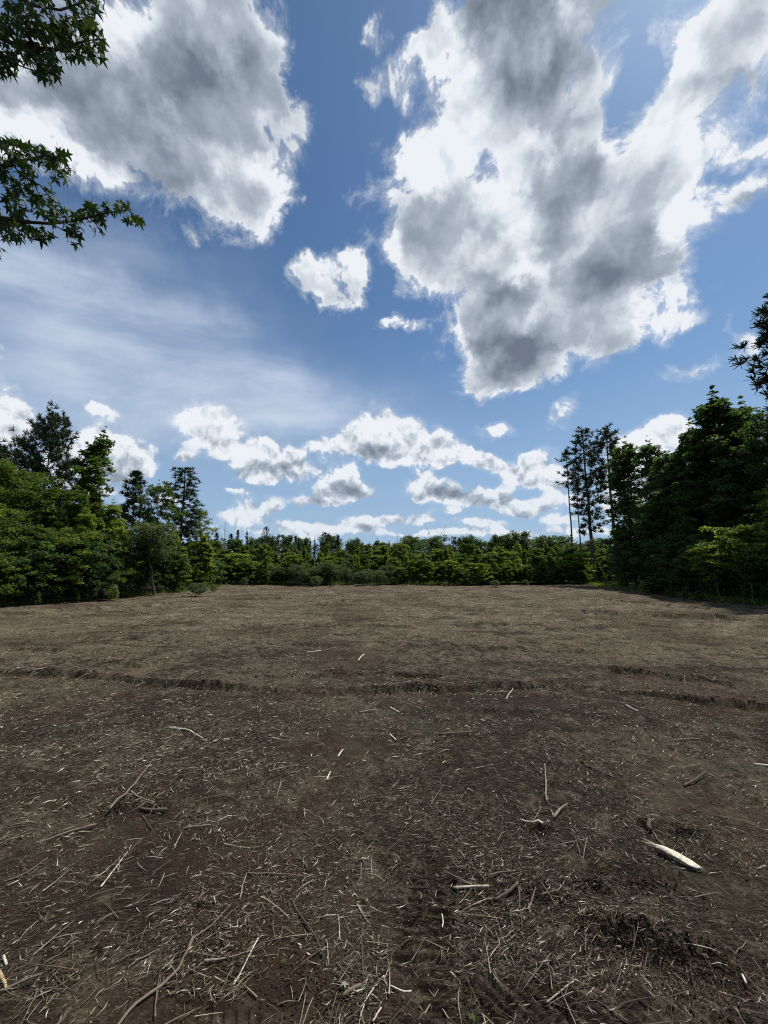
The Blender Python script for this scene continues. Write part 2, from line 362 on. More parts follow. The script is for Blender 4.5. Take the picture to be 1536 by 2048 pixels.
def ground_material():
    m, t = mat_new('mulched_soil')
    g = t.add('ShaderNodeNewGeometry').outputs['Position']
    dist = t.v('LENGTH', g)
    x_, y_ = t.add('ShaderNodeSeparateXYZ'), None
    t.l.new(g, x_.inputs[0]); X, Y = x_.outputs[0], x_.outputs[1]
    def fibres(rot, sc, thr):
        mp = t.add('ShaderNodeMapping'); t.set(mp.inputs['Vector'], g); mp.inputs['Rotation'].default_value = (0, 0, R(rot)); mp.inputs['Scale'].default_value = (1, 6, 1)
        f, _ = t.noise(mp.outputs[0], sc, 2, .5, .4)
        return t.ss(f, thr, thr + .06)
    near = t.m('MAXIMUM', fibres(20, 18, .57), t.m('MAXIMUM', fibres(-50, 21, .58), fibres(85, 15, .585)))
    big = t.m('MAXIMUM', fibres(-12, 6, .58), fibres(60, 7, .59))
    pat, _ = t.noise(g, .55, 4, .6); wide, _ = t.noise(g, 4.0, 11, .80); fine, _ = t.noise(g, 55, 5, .75); mid, _ = t.noise(g, 13, 7, .75)
    soil = t.mix(t.ss(pat, .35, .65), (.015, .0105, .007, 1), (.031, .021, .014, 1))  # soil darkened further: lens vignetting over the foreground put into its colour
    mulch = t.mix(t.ss(mid, .35, .65), (.100, .080, .052, 1), (.235, .196, .132, 1))
    far = t.ss(dist, 2.5, 16)
    drift, _ = t.noise(g, 1.6, 12, .85)
    mulch = t.mix(t.m('MULTIPLY', far, t.ss(drift, .46, .60)), mulch, (.32, .268, .178, 1))
    amt = t.m('ADD', t.m('MULTIPLY_ADD', far, .10, -.02), t.m('ADD', wide, t.m('MULTIPLY', t.m('SUBTRACT', pat, .5), .35)))
    cover = t.ss(amt, .46, .56)
    cover = t.m('MULTIPLY', cover, t.m('MULTIPLY_ADD', far, .55, .35))
    fib = t.m('ADD', t.m('MULTIPLY', near, .55), t.m('MULTIPLY', big, t.m('MULTIPLY', far, .65)))
    cover = t.m('MULTIPLY_ADD', fib, .6, cover, clamp=True)
    col = t.mix(cover, soil, mulch)
    spk = t.ss(t.m('ADD', fine, t.m('MULTIPLY', mid, .5)), .86, 1.0)
    col = t.mix(t.m('MULTIPLY', spk, .6), col, (.42, .37, .28, 1))
    # low, wide streaks of bare earth and trampled rows
    mp = t.add('ShaderNodeMapping'); t.set(mp.inputs['Vector'], g); mp.inputs['Scale'].default_value = (.35, 1.0, 1)
    bare, _ = t.noise(mp.outputs[0], 1.1, 8, .72, .4)
    col = t.mix(t.m('MULTIPLY', t.ss(bare, .53, .64), .75), col, (.040, .024, .017, 1))
    red, _ = t.noise(g, .33, 3, .5)
    col = t.mix(t.m('MULTIPLY', t.ss(red, .48, .66), .45), col, (.062, .034, .022, 1))
    grn, _ = t.noise(g, 1.3, 6, .7)
    col = t.mix(t.m('MULTIPLY', t.ss(grn, .54, .70), .40), col, (.085, .090, .055, 1))
    # leaf litter under the trees, outside the clearing
    wob = t.m('MULTIPLY', t.m('SUBTRACT', t.noise(g, .8, 4, .6)[0], .5), 1.6)
    l_ = t.m('MULTIPLY_ADD', Y, -.06, t.m('ADD', X, 16.2)); r_ = t.m('SUBTRACT', t.m('MULTIPLY_ADD', Y, .21, 12.4), X)
    ins = t.m('MINIMUM', t.m('MINIMUM', l_, r_), t.m('SUBTRACT', 36.2, Y))
    ins = t.ss(t.m('ADD', ins, wob), -.8, .3)
    col = t.mix(ins, t.mix(mid, (.016, .014, .009, 1), (.045, .036, .022, 1)), col)
    bp = t.add('ShaderNodeBump'); bp.inputs['Strength'].default_value = 1.0; bp.inputs['Distance'].default_value = .03
    hh = t.m('ADD', t.m('MULTIPLY', fine, .30), t.m('ADD', t.m('MULTIPLY', mid, .9), t.m('MULTIPLY', fib, .5)))
    t.set(bp.inputs['Height'], hh)
    bp2 = t.add('ShaderNodeBump'); bp2.inputs['Strength'].default_value = 1.0; t.set(bp2.inputs['Distance'], t.ss(dist, 2, 20, .05, .30))
    t.set(bp2.inputs['Height'], wide); t.l.new(bp.outputs[0], bp2.inputs['Normal'])
    return finish(m, t, principled(t, col, .95, .12, bp2.outputs[0]))
M_GROUND = ground_material()

def build_ground():
    NR, NA = 620, 600
    r = np.concatenate([[.05, .4, .8], np.geomspace(1.15, 48, NR), np.geomspace(52, 3500, 30)])
    a = np.concatenate([np.linspace(-50, 50, NA), np.linspace(54, 306, 60)])
    a = np.radians(a)
    RR, AA = np.meshgrid(r, a, indexing='ij')
    x = RR * np.sin(AA); y = RR * np.cos(AA)
    z = height(x.ravel(), y.ravel()).reshape(x.shape)
    z = np.where(RR > 60, 0, z)
    v = np.column_stack([x.ravel(), y.ravel(), z.ravel()])
    n = len(a); i, j = np.meshgrid(np.arange(len(r) - 1), np.arange(n), indexing='ij')
    j2 = (j + 1) % n
    q = np.column_stack([(i * n + j).ravel(), (i * n + j2).ravel(), ((i + 1) * n + j2).ravel(), ((i + 1) * n + j).ravel()])[:, ::-1]
    v = np.vstack([v, [[0, 0, v[0, 2]]]]); c = len(v) - 1
    tri = np.array([[c, k, (k + 1) % n] for k in range(n)])[:, ::-1]
    link('ground', mesh_np('ground', v, tri, q, [M_GROUND], smooth=True), kind='structure')
build_ground()

# ------------------------------------------------------------------ wood materials
def wood_material(name, stops, rough=.85, spec=.25, grain=True):
    m, t = mat_new(name)
    gi = t.add('ShaderNodeNewGeometry'); oi = t.add('ShaderNodeObjectInfo')
    rnd = t.m('FRACT', t.m('ADD', gi.outputs['Random Per Island'], oi.outputs['Random']))
    col = t.ramp(rnd, stops)
    if grain:
        f, _ = t.noise(gi.outputs['Position'], 90, 3, .6); k, _ = t.noise(gi.outputs['Position'], 14, 3, .6)
        col = t.mix(t.m('MULTIPLY', t.ss(f, .40, .70), .45), col, (.05, .04, .03, 1))
        col = t.mix(t.m('MULTIPLY', t.ss(k, .5, .72), .35), col, (.16, .13, .10, 1))
    return finish(m, t, principled(t, col, rough, spec))
M_CHIP = wood_material('shredded_wood', [(0, (.020, .014, .009)), (.30, (.046, .034, .022)), (.56, (.092, .072, .048)), (.78, (.17, .14, .097)), (.92, (.31, .265, .19)), (.97, (.56, .51, .40)), (1, (.70, .65, .54))], grain=False)
M_TWIG = wood_material('twig_bark', [(0, (.10, .075, .055)), (.4, (.17, .135, .10)), (.8, (.24, .20, .15)), (1, (.36, .31, .24))])
M_DARKTWIG = wood_material('dark_bark', [(0, (.045, .034, .026)), (1, (.10, .078, .06))])
M_PALE = wood_material('pale_split_wood', [(0, (.48, .43, .32)), (.5, (.60, .55, .43)), (1, (.70, .65, .52))])
M_BARK = wood_material('tree_bark', [(0, (.060, .050, .042)), (1, (.11, .095, .08))])
M_GREYBARK = wood_material('grey_bark', [(0, (.15, .14, .12)), (1, (.24, .22, .19))])

# ------------------------------------------------------------------ mulch: countless shreds of wood
def in_tread(x, y, m=.0):
    k = np.zeros(x.shape, bool)
    for pts, hw, pitch, dep, sl in TREADS: k |= poly_dist(x, y, pts)[0] < hw + m
    return k
def splinters(n, rlo, rhi, amax, lmin, lmax, wmin, wmax, lift, tiltmax, power=1.0):
    u = rng.random(n)
    r = rlo * (rhi / rlo) ** (u ** power); a = np.radians((rng.random(n) * 2 - 1) * amax)
    x = r * np.sin(a); y = r * np.cos(a)
    keep = 1.2 * fbm(x / .4, y / .4, 4, 51) + .5 * fbm(x / 2.2, y / 2.2, 2, 52) > rng.normal(-.16, .20, n)
    keep &= ~(in_tread(x, y) & (rng.random(n) < .85))
    x, y, r = x[keep], y[keep], r[keep]; n = len(x)
    L = lmin * (lmax / lmin) ** (rng.random(n) ** 2.2); Wd = np.minimum(wmin + (wmax - wmin) * rng.random(n) ** 2, L * .3)
    sw = fbm(x / 1.5, y / 1.5, 2, 60) * 3.0                     # shreds lean one way in each patch
    th = np.where(rng.random(n) < .55, sw + rng.normal(0, .5, n), rng.random(n) * 6.283)
    ti = rng.normal(0, tiltmax, n); z = height(x, y) + lift * rng.random(n) + np.abs(np.sin(ti)) * L * .35 + Wd * .2
    d = np.column_stack([np.cos(th) * np.cos(ti), np.sin(th) * np.cos(ti), np.sin(ti)])
    s = np.column_stack([-np.sin(th), np.cos(th), np.zeros(n)]); up = np.cross(d, s)
    c = np.column_stack([x, y, z]); L = L[:, None]; Wd = Wd[:, None]
    flat = (.25 + .5 * rng.random(n))[:, None]; off = ((rng.random(n) - .5) * .5)[:, None] * L
    bow = (rng.normal(0, .06, n))[:, None] * L
    p0 = c - d * L / 2; p4 = c + d * L / 2 + s * bow
    cm = c + d * off - s * bow
    p1 = cm + s * Wd / 2; p2 = cm - s * Wd / 2; p3 = cm + up * Wd * flat
    v = np.stack([p0, p1, p2, p3, p4], 1).reshape(-1, 3)
    b = (np.arange(n) * 5)[:, None]
    t = np.concatenate([b + np.array(k)[None] for k in ((0, 1, 3), (0, 3, 2), (0, 2, 1), (4, 3, 1), (4, 2, 3), (4, 1, 2))])
    return v, t
def fibres_bent(n, rlo, rhi, amax, lmin, lmax, w):
    u = rng.random(n); r = rlo * (rhi / rlo) ** u; a = np.radians((rng.random(n) * 2 - 1) * amax)
    x = r * np.sin(a); y = r * np.cos(a)
    keep = ~(in_tread(x, y) & (rng.random(n) < .8)); x, y = x[keep], y[keep]; n = len(x)
    L = lmin * (lmax / lmin) ** (rng.random(n) ** 1.6); th = rng.random(n) * 6.283
    k = rng.normal(0, .28, n); S_ = 5
    P = np.zeros((n, S_, 3)); cx, cy, ang = x.copy(), y.copy(), th.copy()
    z0 = height(x, y)
    for i in range(S_):
        P[:, i, 0] = cx; P[:, i, 1] = cy
        arch = math.sin(math.pi * i / (S_ - 1)) * .10 * L * rng.random(n)
        P[:, i, 2] = z0 + .004 + arch
        cx = cx + np.cos(ang) * L / 4; cy = cy + np.sin(ang) * L / 4; ang = ang + k / 4 + rng.normal(0, .07, n)
    z1 = height(P[:, -1, 0], P[:, -1, 1]); P[:, :, 2] += (z1 - z0)[:, None] * np.linspace(0, 1, S_)[None]
    d = np.gradient(P, axis=1); d /= np.linalg.norm(d, axis=2, keepdims=True) + 1e-9
    s = np.cross(d, [0, 0, 1.0]); s /= np.linalg.norm(s, axis=2, keepdims=True) + 1e-9; up = np.cross(s, d)
    wd = (w * (.5 + rng.random(n)))[:, None, None] * np.array([.5, 1, 1, .8, .2])[None, :, None]
    ring = np.stack([P + s * wd, P + up * wd, P - s * wd], 2)           # n, S, 3, 3
    v = ring.reshape(-1, 3); q = []
    b = (np.arange(n) * S_ * 3)[:, None]
    for i in range(S_ - 1):
        for k2 in range(3):
            k3 = (k2 + 1) % 3
            q.append(b + np.array([i * 3 + k2, i * 3 + k3, i * 3 + 3 + k3, i * 3 + 3 + k2])[None])
    return v, np.concatenate(q)
v, t_ = splinters(300000, 1.25, 26, 49, .008, .070, .0016, .0055, .012, .22, .86)
link('wood_mulch', mesh_np('wood_mulch', v, t_, None, [M_CHIP]), kind='stuff', label='layer of shredded brown wood mulch over the cleared ground')
va, ta = splinters(11000, 1.4, 11, 49, .030, .12, .0018, .0042, .014, .12, 1.0); vb, tb = splinters(60000, 3.5, 28, 49, .03, .10, .004, .010, .016, .22, .8)
link('wood_slivers', mesh_np('wood_slivers', np.vstack([va, vb]), np.vstack([ta, tb + len(va)]), None, [M_CHIP]), kind='stuff', label='longer slivers of split wood lying loose on the mulch')
v, q_ = fibres_bent(9000, 1.3, 13, 49, .03, .16, .0012)
link('bark_fibres', mesh_np('bark_fibres', v, None, q_, [M_CHIP]), kind='stuff', label='thin curled bark fibres and rootlets strewn through the mulch')

# ------------------------------------------------------------------ vegetation
def leaf_material(name, c1, c2, c3, trans=.35, hue=.0):
    m, t = mat_new(name)
    gi = t.add('ShaderNodeNewGeometry'); oi = t.add('ShaderNodeObjectInfo')
    col = t.ramp(gi.outputs['Random Per Island'], [(0, c1), (.55, c2), (1, c3)])
    hs = t.add('ShaderNodeHueSaturation'); t.set(hs.inputs['Color'], col)
    t.set(hs.inputs['Value'], t.m('MULTIPLY_ADD', oi.outputs['Random'], .5, .75))
    t.set(hs.inputs['Hue'], t.m('MULTIPLY_ADD', oi.outputs['Random'], -.03, .515))
    t.set(hs.inputs['Saturation'], .95)
    p = principled(t, hs.outputs[0], .62, .18)
    tr = t.add('ShaderNodeBsdfTranslucent')
    t.set(tr.inputs[0], t.mix(1.0, hs.outputs[0], (1.5, 1.45, .6, 1), 'MULTIPLY'))
    mx = t.add('ShaderNodeMixShader'); mx.inputs[0].default_value = trans
    t.l.new(p, mx.inputs[1]); t.l.new(tr.outputs[0], mx.inputs[2])
    return finish(m, t, mx.outputs[0])
M_LEAF = leaf_material('broad_leaves', (.042, .076, .018), (.082, .132, .027), (.130, .182, .038), .52)
M_FRESH = leaf_material('fresh_leaves', (.078, .124, .023), (.130, .192, .036), (.19, .245, .052), .54)
M_DARKLEAF = leaf_material('dark_leaves', (.028, .060, .024), (.050, .096, .036), (.082, .135, .048), .46)
M_GREYLEAF = leaf_material('greyish_leaves', (.052, .080, .040), (.082, .120, .058), (.12, .16, .075), .40)
M_NEEDLE = leaf_material('pine_needles', (.016, .032, .014), (.028, .050, .022), (.045, .070, .030), .12)

def tube_np(paths, sides=6):
    """paths: list of (points Nx3, radii N) -> verts, quads"""
    V, Q, base = [], [], 0
    for P, rad in paths:
        P = np.asarray(P, float); n = len(P)
        d = np.gradient(P, axis=0); d /= np.linalg.norm(d, axis=1, keepdims=True) + 1e-9
        ref = np.array([1.0, 0, 0]) if abs(d[0][2]) > .7 else np.array([0, 0, 1.0])
        s = np.cross(d, ref); s /= np.linalg.norm(s, axis=1, keepdims=True) + 1e-9; u = np.cross(d, s)
        an = np.arange(sides) * 2 * math.pi / sides
        ring = P[:, None] + np.asarray(rad)[:, None, None] * (np.cos(an)[None, :, None] * s[:, None] + np.sin(an)[None, :, None] * u[:, None])
        V.append(ring.reshape(-1, 3))
        i, k = np.meshgrid(np.arange(n - 1), np.arange(sides), indexing='ij'); k2 = (k + 1) % sides
        Q.append(np.column_stack([(i * sides + k).ravel(), (i * sides + k2).ravel(), ((i + 1) * sides + k2).ravel(), ((i + 1) * sides + k).ravel()]) + base)
        base += n * sides
    return np.concatenate(V), np.concatenate(Q)

def bez(p0, p1, p2, n):
    t = np.linspace(0, 1, n)[:, None]
    return (1 - t) ** 2 * p0 + 2 * t * (1 - t) * p1 + t * t * p2

def leaves_np(C, size, rg, droop=.3, flat=.6):
    """folded diamond leaves at centres C: 4 verts, 2 tris"""
    n = len(C)
    nrm = rg.normal(0, 1, (n, 3)) * (1 - flat); nrm[:, 2] += flat * 1.6
    nrm /= np.linalg.norm(nrm, axis=1, keepdims=True)
    d = rg.normal(0, 1, (n, 3)); d[:, 2] -= droop; d -= nrm * (d * nrm).sum(1, keepdims=True); d /= np.linalg.norm(d, axis=1, keepdims=True) + 1e-9
    s = np.cross(nrm, d); sz = (size * (.6 + .8 * rg.random(n)))[:, None]
    a = C - d * sz * .55; b = C + s * sz * .38 + nrm * sz * .12; c = C + d * sz * .6; e = C - s * sz * .38 + nrm * sz * .12
    v = np.stack([a, b, c, e], 1).reshape(-1, 3); k = (np.arange(n) * 4)[:, None]
    return v, np.concatenate([k + np.array([[0, 1, 2]]), k + np.array([[0, 2, 3]])])

def make_broadleaf(seed, H=10., prof='oval', base=.12, width=.30, nbr=60, nleaf=12000, leaf=.15, tr=.013, mat=None, bark=None, layered=.35, clump=.42, lean=.0, twigs=True, fork=False, up=None):
    """profile widths and branch layout -> (trunk mesh, crown mesh). Crown: clumps of leaves along every branch."""
    rg = np.random.default_rng(seed)
    paths = []; nT = 12; zt = np.linspace(0, 1, nT)
    wob = np.cumsum(rg.normal(0, .012, (nT, 2)), 0) * H
    wob -= wob[0]
    T = np.column_stack([wob[:, 0] + lean * H * zt ** 1.5, wob[:, 1], zt * H * .90])
    paths.append((T, H * tr * (1 - zt * .95) ** .8 + .003))
    def prad(t):
        if prof == 'cone': return np.clip((1 - t) ** .85, .03, 1) * (1 - .55 * np.clip((.25 - t) / .25, 0, 1))
        if prof == 'oval': return np.sqrt(np.clip(1 - ((t - .42) / .60) ** 2, .02, 1))
        if prof == 'top': return np.sqrt(np.clip(1 - ((t - .66) / .38) ** 2, .02, 1))
        if prof == 'bush': return np.sqrt(np.clip(1 - (t * .98) ** 2.4, .02, 1))
        return np.clip(1.05 - t * .75, .1, 1)
    C = []
    for i in range(nbr):
        t = base + (1 - base) * ((i + rg.random()) / nbr) ** .9
        az = i * 2.399 + rg.normal(0, .4); L = H * width * float(prad(np.array(t))) * rg.uniform(.62, 1.18)
        p0 = np.array([np.interp(min(1, t * .98), zt, T[:, k]) for k in range(3)])
        rise = {'cone': .45, 'oval': .75, 'top': .45, 'bush': .5}.get(prof, .6) * (1.2 - .4 * t)
        if up: rise = up * (1.1 - .2 * t)
        d = np.array([math.cos(az), math.sin(az), 0])
        p2 = p0 + d * L + np.array([0, 0, L * rise]); p1 = p0 + d * L * .5 + np.array([0, 0, L * rise * .75])
        B = bez(p0, p1, p2, 6); B[1:] += rg.normal(0, L * .03, (5, 3))
        paths.append((B, np.linspace(max(.006, H * tr * .30 * (1 - t * .6)), .004, 6)))
        nc = max(2, int(2 + 5 * L / (H * width)))
        for k in range(nc):
            f = .30 + .70 * (k + rg.random()) / nc
            j = f * 5; a0 = int(min(4, j)); q = B[a0] + (B[a0 + 1] - B[a0]) * (j - a0)
            sp = rg.normal(0, 1, 3) * np.array([1, 1, layered]) * H * width * .11
            C.append((q + sp, H * width * clump * .42 * rg.uniform(.55, 1.2)))
            if twigs and rg.random() < .5: paths.append((np.array([q, q + sp * .6, q + sp * 1.3]), np.array([.010, .007, .004])))
    for q_ in (.0, .03, .06, .09): C.append((T[-1] + [0, 0, H * (q_ - .02)], H * min(width, .22) * clump * (.40 - 3.0 * q_)))
    cen = np.array([c[0] for c in C]); rad = np.array([c[1] for c in C])
    wts = rad ** 2 / (rad ** 2).sum(); pick = rg.choice(len(C), nleaf, p=wts)
    off = rg.normal(0, 1, (nleaf, 3)); off /= np.linalg.norm(off, axis=1, keepdims=True); off *= (rg.random(nleaf) ** .45)[:, None]
    off[:, 2] *= max(.35, layered + .2)
    pts = cen[pick] + off * rad[pick][:, None]
    pts[:, 2] = np.maximum(pts[:, 2], .05)
    v, tr_ = leaves_np(pts, leaf, rg)
    crown = mesh_np('crown', v, tr_, None, [mat or M_LEAF])
    tv, tq = tube_np(paths, 5)
    trunk = mesh_np('trunk', tv, None, tq, [bark or M_BARK], smooth=True)
    return trunk, crown

def make_pine(seed, H=12., crown0=.45, width=.13, nbr=46, tuft=.30, needles=16, tr=.010, shape='column', dens=1.3, thick=.020):
    rg = np.random.default_rng(seed)
    paths = []; nT = 12; zt = np.linspace(0, 1, nT); wob = np.cumsum(rg.normal(0, .0022, (nT, 2)), 0) * H; wob -= wob[0]
    T = np.column_stack([wob[:, 0], wob[:, 1], zt * H]); paths.append((T, H * tr * (1 - zt * .88) + .01))
    tufts = []
    def br(t, az, L, up):
        p0 = np.array([np.interp(t, zt, T[:, k]) for k in range(3)]); d = np.array([math.cos(az), math.sin(az), 0])
        p2 = p0 + d * L + np.array([0, 0, L * up]); p1 = p0 + d * L * .6 + np.array([0, 0, L * up * .15])
        B = bez(p0, p1, p2, 6); B[1:] += rg.normal(0, L * .03, (5, 3)); paths.append((B, np.linspace(max(.010, .022 * L / 1.5), .005, 6)))
        n = max(2, int(L / .24 * dens))
        for k in range(n):
            f = .35 + .65 * (k + rg.random()) / n; j = f * 5; a0 = int(min(4, j)); q = B[a0] + (B[a0 + 1] - B[a0]) * (j - a0)
            side = rg.normal(0, 1, 3) * .13 * L ** .5; side[2] = abs(side[2]) * .8
            e = q + side; paths.append((np.array([q, (q + e) / 2 + [0, 0, -.02], e]), np.array([.008, .006, .004])))
            tufts.append((e, d * .5 + side * 2 + np.array([0, 0, .7])))
    for i in range(nbr):
        t = crown0 + (1 - crown0) * ((i + rg.random()) / nbr) ** .95; s = (t - crown0) / (1 - crown0)
        if shape == 'column': w = (.55 + .6 * math.sin(min(1, s * 1.15) * math.pi * .85)) * (1 - .45 * s)
        elif shape == 'round': w = math.sqrt(max(.06, 1 - (2 * (s - .48)) ** 2)) * 1.0
        elif shape == 'cone': w = 1.1 * (1 - s) ** .8 + .06
        else: w = math.sqrt(max(.05, 1 - (1.7 * (s - .55)) ** 2)) * .9 + .1
        br(min(t, .985), i * 2.4 + rg.normal(0, .5), H * width * w * rg.uniform(.55, 1.25), .10 + .6 * s + rg.normal(0, .12))
    if shape == 'flat':                                # a few dead stubs below the crown
        for i in range(4): br(crown0 * rg.uniform(.55, .95), rg.random() * 6.28, H * width * .4, .0)
    tufts.append((T[-1], np.array([0, 0, 1.0]))); tufts.append((T[-1] - [0, 0, .15], np.array([0, 0, 1.0])))
    P = np.array([a for a, b in tufts]); D = np.array([b for a, b in tufts]); D /= np.linalg.norm(D, axis=1, keepdims=True)
    n = len(P); k = needles
    P = np.repeat(P, k, 0); D = np.repeat(D, k, 0); d = D * .55 + rg.normal(0, .6, (n * k, 3)); d /= np.linalg.norm(d, axis=1, keepdims=True)
    s = np.cross(d, rg.normal(0, 1, (n * k, 3))); s /= np.linalg.norm(s, axis=1, keepdims=True)
    Ln = (tuft * rg.uniform(.6, 1.1, n * k))[:, None]; wd = thick * 1.3
    v = np.stack([P - D * .03 + s * wd, P - D * .03 - s * wd, P + d * Ln - s * wd * .6, P + d * Ln + s * wd * .6], 1).reshape(-1, 3)
    q = (np.arange(n * k) * 4)[:, None] + np.array([[0, 1, 2, 3]])
    tv, tq = tube_np(paths, 5)
    return mesh_np('trunk', tv, None, tq, [M_BARK], smooth=True), mesh_np('crown', v, None, q, [M_NEEDLE])

def make_snag(seed, H=4.):
    rg = np.random.default_rng(seed); paths = []; zt = np.linspace(0, 1, 9)
    T = np.column_stack([np.cumsum(rg.normal(0, .03, 9)), np.cumsum(rg.normal(0, .03, 9)), zt * H]); paths.append((T, .035 * (1 - zt * .85) + .008))
    for i in range(9):
        t = rg.uniform(.35, .95); p0 = np.array([np.interp(t, zt, T[:, k]) for k in range(3)]); az = rg.random() * 6.28; L = H * rg.uniform(.10, .24)
        p2 = p0 + np.array([math.cos(az) * L * .6, math.sin(az) * L * .6, L]); paths.append((bez(p0, p0 + (p2 - p0) * .5 + [0, 0, -.06], p2, 5), np.linspace(.014, .006, 5)))
        e = p0 + (p2 - p0) * .6; az += 1.5; paths.append((bez(e, e + [0, 0, .1], e + np.array([math.cos(az) * L * .3, math.sin(az) * L * .3, L * .4]), 4), np.linspace(.009, .005, 4)))
    tv, tq = tube_np(paths, 5)
    return mesh_np('snag', tv, None, tq, [M_GREYBARK], smooth=True)

# prototypes: (trunk, crown, own height)
P = {}
def proto(k, pair, H): P[k] = (pair[0], pair[1], H)
proto('oak_a', make_broadleaf(11, 10, 'oval', .06, .30, 74, 15000, .16, mat=M_LEAF, clump=.46), 10)
proto('oak_b', make_broadleaf(12, 10, 'oval', .10, .26, 66, 12500, .16, mat=M_LEAF, clump=.40, layered=.28), 10)
proto('cone_a', make_broadleaf(13, 9, 'cone', .05, .23, 96, 15500, .14, mat=M_LEAF, clump=.38, layered=.30), 9)
proto('cone_b', make_broadleaf(14, 8, 'cone', .04, .28, 70, 12000, .13, mat=M_FRESH, clump=.38, layered=.30), 8)
proto('big', make_broadleaf(15, 13, 'oval', .14, .30, 96, 21000, .19, mat=M_DARKLEAF, clump=.34, layered=.34, tr=.014), 13)
proto('gum', make_broadleaf(45, 13, 'cone', .08, .21, 84, 14500, .19, mat=M_DARKLEAF, clump=.33, layered=.45, tr=.012, up=1.0), 13)
proto('tall', make_broadleaf(16, 11, 'col', .16, .17, 84, 14000, .16, mat=M_DARKLEAF, clump=.50, layered=.34, tr=.010), 11)
proto('willow', make_broadleaf(17, 5, 'top', .45, .30, 40, 9000, .085, mat=M_GREYLEAF, clump=.48, layered=.5, tr=.014, bark=M_DARKTWIG), 5)
proto('bush_a', make_broadleaf(18, 3, 'bush', .03, .48, 50, 8500, .10, mat=M_DARKLEAF, clump=.42, layered=.35, tr=.009), 3)
proto('bush_b', make_broadleaf(19, 3, 'bush', .03, .44, 50, 8500, .10, mat=M_LEAF, clump=.42, layered=.35, tr=.009), 3)
proto('bush_c', make_broadleaf(20, 2.5, 'bush', .03, .52, 46, 9500, .065, mat=M_GREYLEAF, clump=.46, layered=.6, tr=.009), 2.5)
proto('bush_d', make_broadleaf(21, 3, 'bush', .02, .42, 46, 7000, .11, mat=M_FRESH, clump=.40, layered=.30, tr=.009), 3)
proto('sap_a', make_broadleaf(22, 4.5, 'cone', .05, .28, 50, 5600, .15, mat=M_FRESH, clump=.40, layered=.35, tr=.009), 4.5)
proto('sap_b', make_broadleaf(23, 4.5, 'oval', .05, .26, 46, 5200, .15, mat=M_LEAF, clump=.42, layered=.35, tr=.009), 4.5)
proto('sap_c', make_broadleaf(24, 5, 'cone', .04, .17, 50, 4800, .14, mat=M_FRESH, clump=.46, layered=.55, tr=.009, up=.9), 5)
proto('sap_d', make_broadleaf(28, 5, 'cone', .04, .20, 50, 4800, .13, mat=M_LEAF, clump=.42, layered=.55, tr=.009, up=.9), 5)
proto('cedar', make_broadleaf(25, 6, 'cone', .02, .15, 60, 5500, .10, mat=M_DARKLEAF, clump=.50, layered=.6, tr=.010), 6)
proto('dog', make_broadleaf(26, 4.6, 'oval', .22, .36, 40, 5600, .16, mat=M_FRESH, clump=.50, layered=.10, tr=.008, bark=M_GREYBARK), 4.6)
proto('hard', make_broadleaf(27, 9, 'top', .25, .34, 44, 5200, .30, mat=M_DARKLEAF, clump=.50, layered=.5, tr=.014), 9)
proto('pine_tall', make_pine(31, 13, .30, .085, 92, .28, 15, dens=1.4), 13)
proto('pine_thin', make_pine(32, 11, .70, .075, 24, .28, 14, tr=.0065, dens=1.3), 11)
proto('pine_mid', make_pine(33, 13, .60, .095, 50, .30, 16, dens=1.6), 13)
proto('pine_round', make_pine(34, 11, .52, .20, 64, .34, 18, shape='round', dens=1.5), 11)
proto('pine_full', make_pine(35, 9, .12, .17, 110, .30, 16, shape='cone', dens=1.5), 9)
proto('pine_far', make_pine(36, 9, .40, .17, 44, .40, 9, shape='round', thick=.03, dens=.8), 9)
proto('pine_spire', make_pine(37, 7, .10, .12, 60, .34, 9, shape='cone', thick=.03, dens=.8), 7)

def tree(kind, name, px, py, top, label, cat='tree', group=None, wide=1.0, dist=None, rot=None):
    """px, py: where the tree stands on the ground (or dist in metres along +y); top: pixel row of its tip"""
    if dist is None: x, y = gpt(px, py)
    else:
        d = ray(px, 1132); x, y = d[0] / d[1] * dist, dist
    d = ray(px, top); k = y / d[1]; ht = EYE + d[2] * k
    tr_, cr_, H0 = P[kind]; z = hz(x, y) - .04; s = (ht - z) / H0
    e = link(name, None, loc=(x, y, z), rot=(0, 0, random.uniform(0, 6.28) if rot is None else rot), scale=(s * wide, s * wide, s), label=label, category=cat, group=group)
    e.empty_display_size = .3
    link('trunk', tr_, e); link('crown', cr_, e)
    return e

# ---- left edge of the clearing
T = tree
T('pine_round', 'pine_tree', 70, 0, 842, 'tall pine with an open rounded crown rising above the left trees', dist=23, wide=.8)
T('cone_a', 'sweetgum_tree', 137, 0, 832, 'tall dark pointed sweetgum just right of the round-crowned pine', dist=22, wide=.95)
T('pine_round', 'pine_tree', -26, 0, 905, 'pine whose right branches enter at the left edge of the view', dist=21, wide=1.1, rot=2)
T('oak_a', 'broadleaf_tree', 40, 0, 925, 'broad leafy tree in front of the open-crowned pine at far left', dist=19.5, wide=.9)
T('oak_b', 'broadleaf_tree', -40, 0, 900, 'dark leafy tree cut by the left edge of the view', dist=19, wide=1.0)
T('oak_b', 'broadleaf_tree', 110, 0, 960, 'leafy green tree below the pointed sweetgum', dist=20.5, wide=.95)
T('cone_a', 'sweetgum_tree', 178, 0, 955, 'narrow sweetgum standing right of the tall pointed one', dist=24, wide=.8)
T('cone_b', 'sweetgum_tree', 212, 0, 988, 'bright yellow-green young sweetgum left of the dense dark pine', dist=22.5, wide=1.05)
T('cone_b', 'sweetgum_tree', 168, 0, 1010, 'light green young tree at the foot of the narrow sweetgum', dist=20, wide=1.0)
